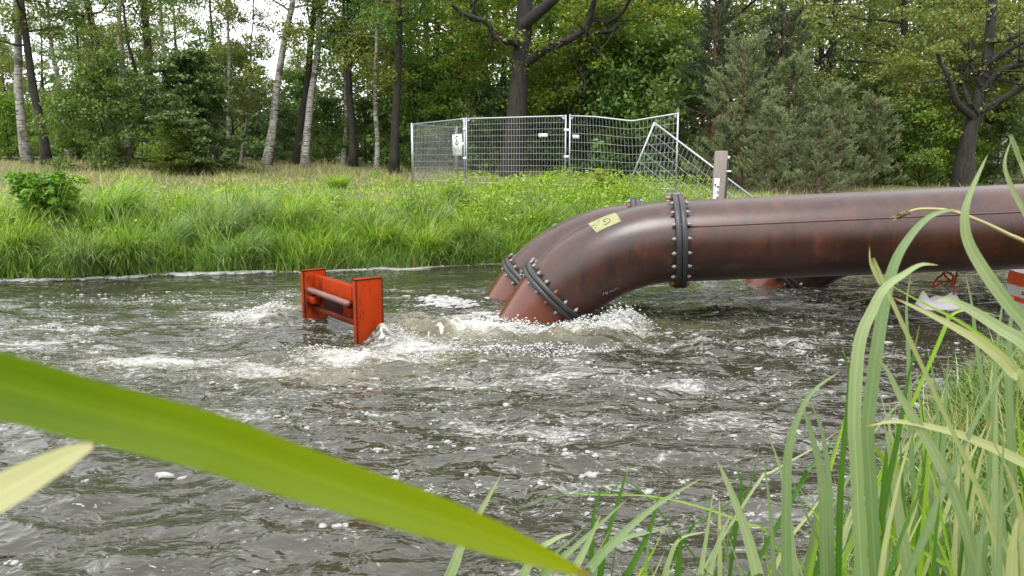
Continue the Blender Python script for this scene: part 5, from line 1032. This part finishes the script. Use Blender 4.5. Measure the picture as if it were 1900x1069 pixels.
pts = [(172, 826), (120, 850), (40, 893), (-40, 935), (-160, 1000), (-260, 1090)]; c = np.array([P(x, y, 0.26) for x, y in pts]); c = np.vstack([c, (c[-1][0] - 0.02, c[-1][1], tz(c[-1][0], c[-1][1]))]); wm = np.array([0.004, 0.013, 0.020, 0.023, 0.022, 0.018, 0.008]) * 0.62
cc = spline(c, 40)[::-1]; ww = np.interp(np.linspace(0, len(c) - 1, 40), range(len(c)), wm)[::-1]; V, q, ta, wa = ribbon(cc - np.array(yl.location), ww, np.array((0.1, -1, 0.5)), 0.15); blade_obj('blade', V, q, ta, wa, BM['yellow'], yl)
r1 = clump('short reed clump at the bottom centre by the big leaf tip', 1100, 1.7)
for a in (([(931, 879), (898, 938), (854, 1019), (825, 1090)], 24, 1.5, 'pale'), ([(1303, 887), (1222, 935), (1148, 997), (1097, 1053), (1075, 1100)], 24, 1.4, 'blue'), ([(1248, 979), (1200, 988), (1150, 1003), (1105, 1045), (1085, 1100)], 18, 1.5, 'blue'), ([(1165, 863), (1148, 927), (1123, 1008), (1110, 1090)], 15, 1.6, 'green'), ([(1122, 887), (1104, 946), (1098, 1000), (1096, 1090)], 13, 1.6, 'green'),
          ([(1226, 905), (1204, 986), (1163, 1069), (1150, 1100)], 20, 1.5, 'green'), ([(1115, 953), (1090, 1010), (1060, 1069), (1050, 1100)], 26, 1.35, 'pale'), ([(1064, 988), (1030, 1000), (990, 1030), (960, 1090)], 20, 1.5, 'pale'), ([(1165, 925), (1100, 985), (1040, 1040), (1000, 1090)], 18, 1.45, 'blue'), ([(1262, 985), (1262, 1020), (1255, 1090)], 16, 1.5, 'green'), ([(1200, 1030), (1196, 1060), (1192, 1100)], 14, 1.5, 'lime')): reed(r1, *a)
r2 = clump('reed clump with dewy pale blades, bottom right of centre', 1390, 1.6)
for a in (([(1329, 850), (1355, 909), (1384, 986), (1406, 1069), (1412, 1110)], 30, 1.15, 'pale'), ([(1325, 902), (1310, 1001), (1299, 1069), (1296, 1100)], 17, 1.4, 'pale'), ([(1414, 835), (1428, 935), (1436, 1053), (1438, 1100)], 14, 1.6, 'blue'), ([(1409, 826), (1393, 900), (1382, 930)], 6, 2.2, 'green'), ([(1560, 688), (1508, 727), (1477, 784), (1462, 846), (1459, 933), (1459, 1090)], 22, 1.2, 'blue'), ([(1478, 722), (1495, 770), (1512, 830), (1525, 900), (1530, 1090)], 18, 1.5, 'blue'), ([(1502, 740), (1525, 800), (1536, 870), (1540, 960), (1542, 1090)], 17, 1.6, 'blue'),
          ([(1318, 985), (1262, 1000), (1240, 1045), (1225, 1100)], 14, 1.5, 'pale'), ([(1360, 948), (1335, 1000), (1318, 1060), (1310, 1100)], 16, 1.5, 'pale'), ([(1420, 790), (1450, 880), (1470, 1000), (1478, 1100)], 12, 1.7, 'pale'), ([(1356, 866), (1372, 880), (1376, 910), (1372, 940)], 8, 1.9, 'green'), ([(1010, 906), (1100, 918), (1200, 920), (1290, 938), (1380, 970), (1440, 1010)], 5, 1.8, 'lime'), ([(920, 968), (975, 938), (1040, 920), (1120, 916), (1200, 922)], 4, 1.9, 'green')): reed(r2, *a)
r3 = clump('tall reed clump whose long blades cross in front of the pipe', 1610, 1.3)
for a in (([(1785, 391), (1755, 391), (1719, 406), (1684, 445), (1659, 491), (1641, 562), (1624, 670), (1610, 797), (1616, 900), (1626, 1090)], 27, 1.12, 'blue'), ([(1742, 492), (1709, 491), (1677, 509), (1641, 535), (1620, 573), (1594, 640), (1585, 775), (1589, 860), (1600, 1090)], 27, 1.0, 'pale'), ([(1613, 455), (1616, 491), (1634, 527), (1650, 548)], 9, 1.05, 'olive'),
          ([(1707, 600), (1683, 714), (1666, 811), (1639, 942), (1617, 1090)], 15, 1.2, 'green'), ([(1628, 664), (1648, 690), (1670, 735), (1701, 784), (1745, 863), (1784, 951), (1824, 1090)], 25, 1.1, 'pale'), ([(1562, 640), (1575, 700), (1568, 800), (1560, 900), (1555, 1090)], 14, 1.3, 'green'), ([(1650, 800), (1640, 900), (1630, 1090)], 20, 1.4, 'green'), ([(1690, 505), (1682, 570), (1685, 650), (1690, 800)], 10, 1.9, 'blue'), ([(1640, 780), (1655, 860), (1668, 950), (1690, 1090)], 26, 1.25, 'pale'), ([(1600, 880), (1625, 960), (1640, 1090)], 22, 1.2, 'lime')): reed(r3, *a)
r4 = clump('dense reed clump at the right edge with the arched pale blades', 1840, 1.2)
for a in (([(1834, 284), (1812, 331), (1794, 377), (1790, 413), (1798, 452), (1826, 502), (1869, 562), (1910, 610), (1960, 700)], 27, 1.0, 'pale'), ([(1878, 256), (1866, 290), (1866, 318), (1883, 360), (1905, 400), (1940, 470)], 12, 1.05, 'pale'), ([(1889, 270), (1892, 300), (1905, 330)], 9, 1.05, 'pale'), ([(1641, 523), (1712, 562), (1776, 594), (1833, 633), (1880, 680), (1920, 760)], 11, 1.1, 'lime'), ([(1655, 551), (1719, 580), (1780, 612), (1826, 640), (1880, 690), (1930, 780)], 27, 1.0, 'olive'), ([(1735, 560), (1760, 556), (1798, 573), (1854, 608), (1910, 645), (1960, 720)], 32, 0.95, 'pale'),
          ([(1910, 610), (1841, 723), (1802, 797), (1762, 885), (1736, 942), (1675, 1090)], 16, 1.1, 'blue'), ([(1604, 792), (1666, 782), (1749, 797), (1815, 819), (1900, 859), (1960, 900)], 24, 1.1, 'olive'), ([(1900, 900), (1850, 960), (1810, 1010), (1790, 1090)], 16, 1.2, 'blue'), ([(1868, 520), (1855, 600), (1846, 700), (1840, 800)], 10, 1.6, 'blue'), ([(1792, 510), (1804, 570), (1815, 660)], 9, 2.0, 'blue'), ([(1880, 545), (1874, 620), (1872, 720), (1880, 900)], 18, 1.3, 'blue'), ([(1865, 590), (1800, 575), (1760, 590), (1740, 640)], 8, 1.5, 'lime'), ([(1720, 640), (1735, 720), (1740, 800), (1730, 900)], 10, 2.0, 'blue'), ([(1760, 660), (1755, 740), (1748, 860)], 12, 2.0, 'blue'), ([(1700, 690), (1712, 780), (1716, 900)], 10, 2.1, 'green'), ([(1850, 700), (1848, 800), (1846, 950), (1850, 1090)], 18, 1.3, 'pale'), ([(1780, 850), (1790, 950), (1800, 1090)], 16, 1.4, 'blue'), ([(1890, 950), (1880, 1010), (1876, 1090)], 26, 1.0, 'olive')): reed(r4, *a)
# random lesser blades belonging to the clumps
for par, x0, x1, y0, y1, cnt in ((r1, 1050, 1300, 960, 1080, 16), (r2, 1300, 1540, 880, 1060, 22), (r3, 1540, 1720, 700, 1020, 34), (r4, 1700, 1900, 660, 1020, 46)):
    for _ in range(cnt):
        px = rng.uniform(x0, x1); py = rng.uniform(y0, y1); Yd = rng.uniform(1.5, 2.5); l = rng.uniform(90, 240); b_ = rng.normal(0, 130)
        reed(par, [(px, py), (px + b_ * 0.25, py + l * 0.35), (px + b_ * 0.55, py + l * 0.7), (px + b_ * 0.7, py + l)], rng.uniform(6, 13), Yd, rng.choice(['pale', 'green', 'green', 'lime', 'blue', 'olive']), n=16, turn=rng.normal(0, 0.8))
for _ in range(26):
    px = rng.uniform(1690, 1960); py = rng.uniform(760, 1000); Yd = rng.uniform(0.95, 1.5); l = rng.uniform(240, 420); a = rng.uniform(-0.75, 0.75); s_ = -a * rng.uniform(0.2, 0.8)
    pts = [(px, py)]
    for j in range(3): a += s_ * 0.4; pts.append((pts[-1][0] + math.sin(a) * l / 3, pts[-1][1] + math.cos(a) * l / 3))
    reed(r4, pts, rng.uniform(10, 18), Yd, rng.choice(['green', 'green', 'blue', 'blue', 'green', 'lime', 'olive']), n=18, turn=rng.normal(0, 0.6))
# flowering sedge stem arching over the pipe
ss = thing('flowering_sedge', 'thin arching sedge stem with a drooping brown seed head before the pipe', 'plant', tuple(P(1900, 452, 1.3)))
c = spline(np.array([P(x, y, 1.3) for x, y in ((1660, 405), (1685, 394), (1709, 388), (1762, 391), (1815, 409), (1869, 434), (1920, 462), (1980, 540))] + [(1.15, 1.3, tz(1.15, 1.3))]), 40) - np.array(ss.location)
mb = MB(); mb.tube(c, np.linspace(0.0016, 0.004, 40), 6); mb.obj('stem', plain('sedge_straw', (0.34, 0.31, 0.14), 0.6), ss, True)
hc = []; hd = []
for i in range(60):
    t = rng.uniform(0, 1); p = np.array([np.interp(t * 5.5, range(40), c[:, k]) for k in range(3)]); e = rng.standard_normal(3); e /= np.linalg.norm(e); hc.append(p + e * 0.003); hd.append(np.array((-1, 0, -0.2)) + e * 0.4)
V, q = leaves_np(np.array(hc), 0.012, 0.2, 0.2, 0.4, np.array(hd)); obj('seed_head', mesh_np('seed_head', V, [q], False, [leaf_mat('seed_brown', [(0.14, 0.11, 0.05), (0.26, 0.20, 0.09)], 0.2)]), ss)

# neighbours that share a label: say which of them, counted from the left
seen = {}
for o_ in bpy.data.objects:
    if o_.parent is None and 'label' in o_: seen.setdefault(o_['label'], []).append(o_)
for lb, L in seen.items():
    if len(L) < 2: continue
    L.sort(key=lambda o_: o_.location.x / max(1.0, o_.location.y)); w_ = {2: ('left', 'right'), 3: ('left', 'middle', 'right')}.get(len(L), ('first', 'second', 'third', 'fourth', 'fifth', 'sixth'))
    for i_, o_ in enumerate(L[:6]): o_['label'] = lb + ', ' + w_[i_] + (' of ' + {2: 'two', 3: 'three'}[len(L)] if len(L) < 4 else ' one')
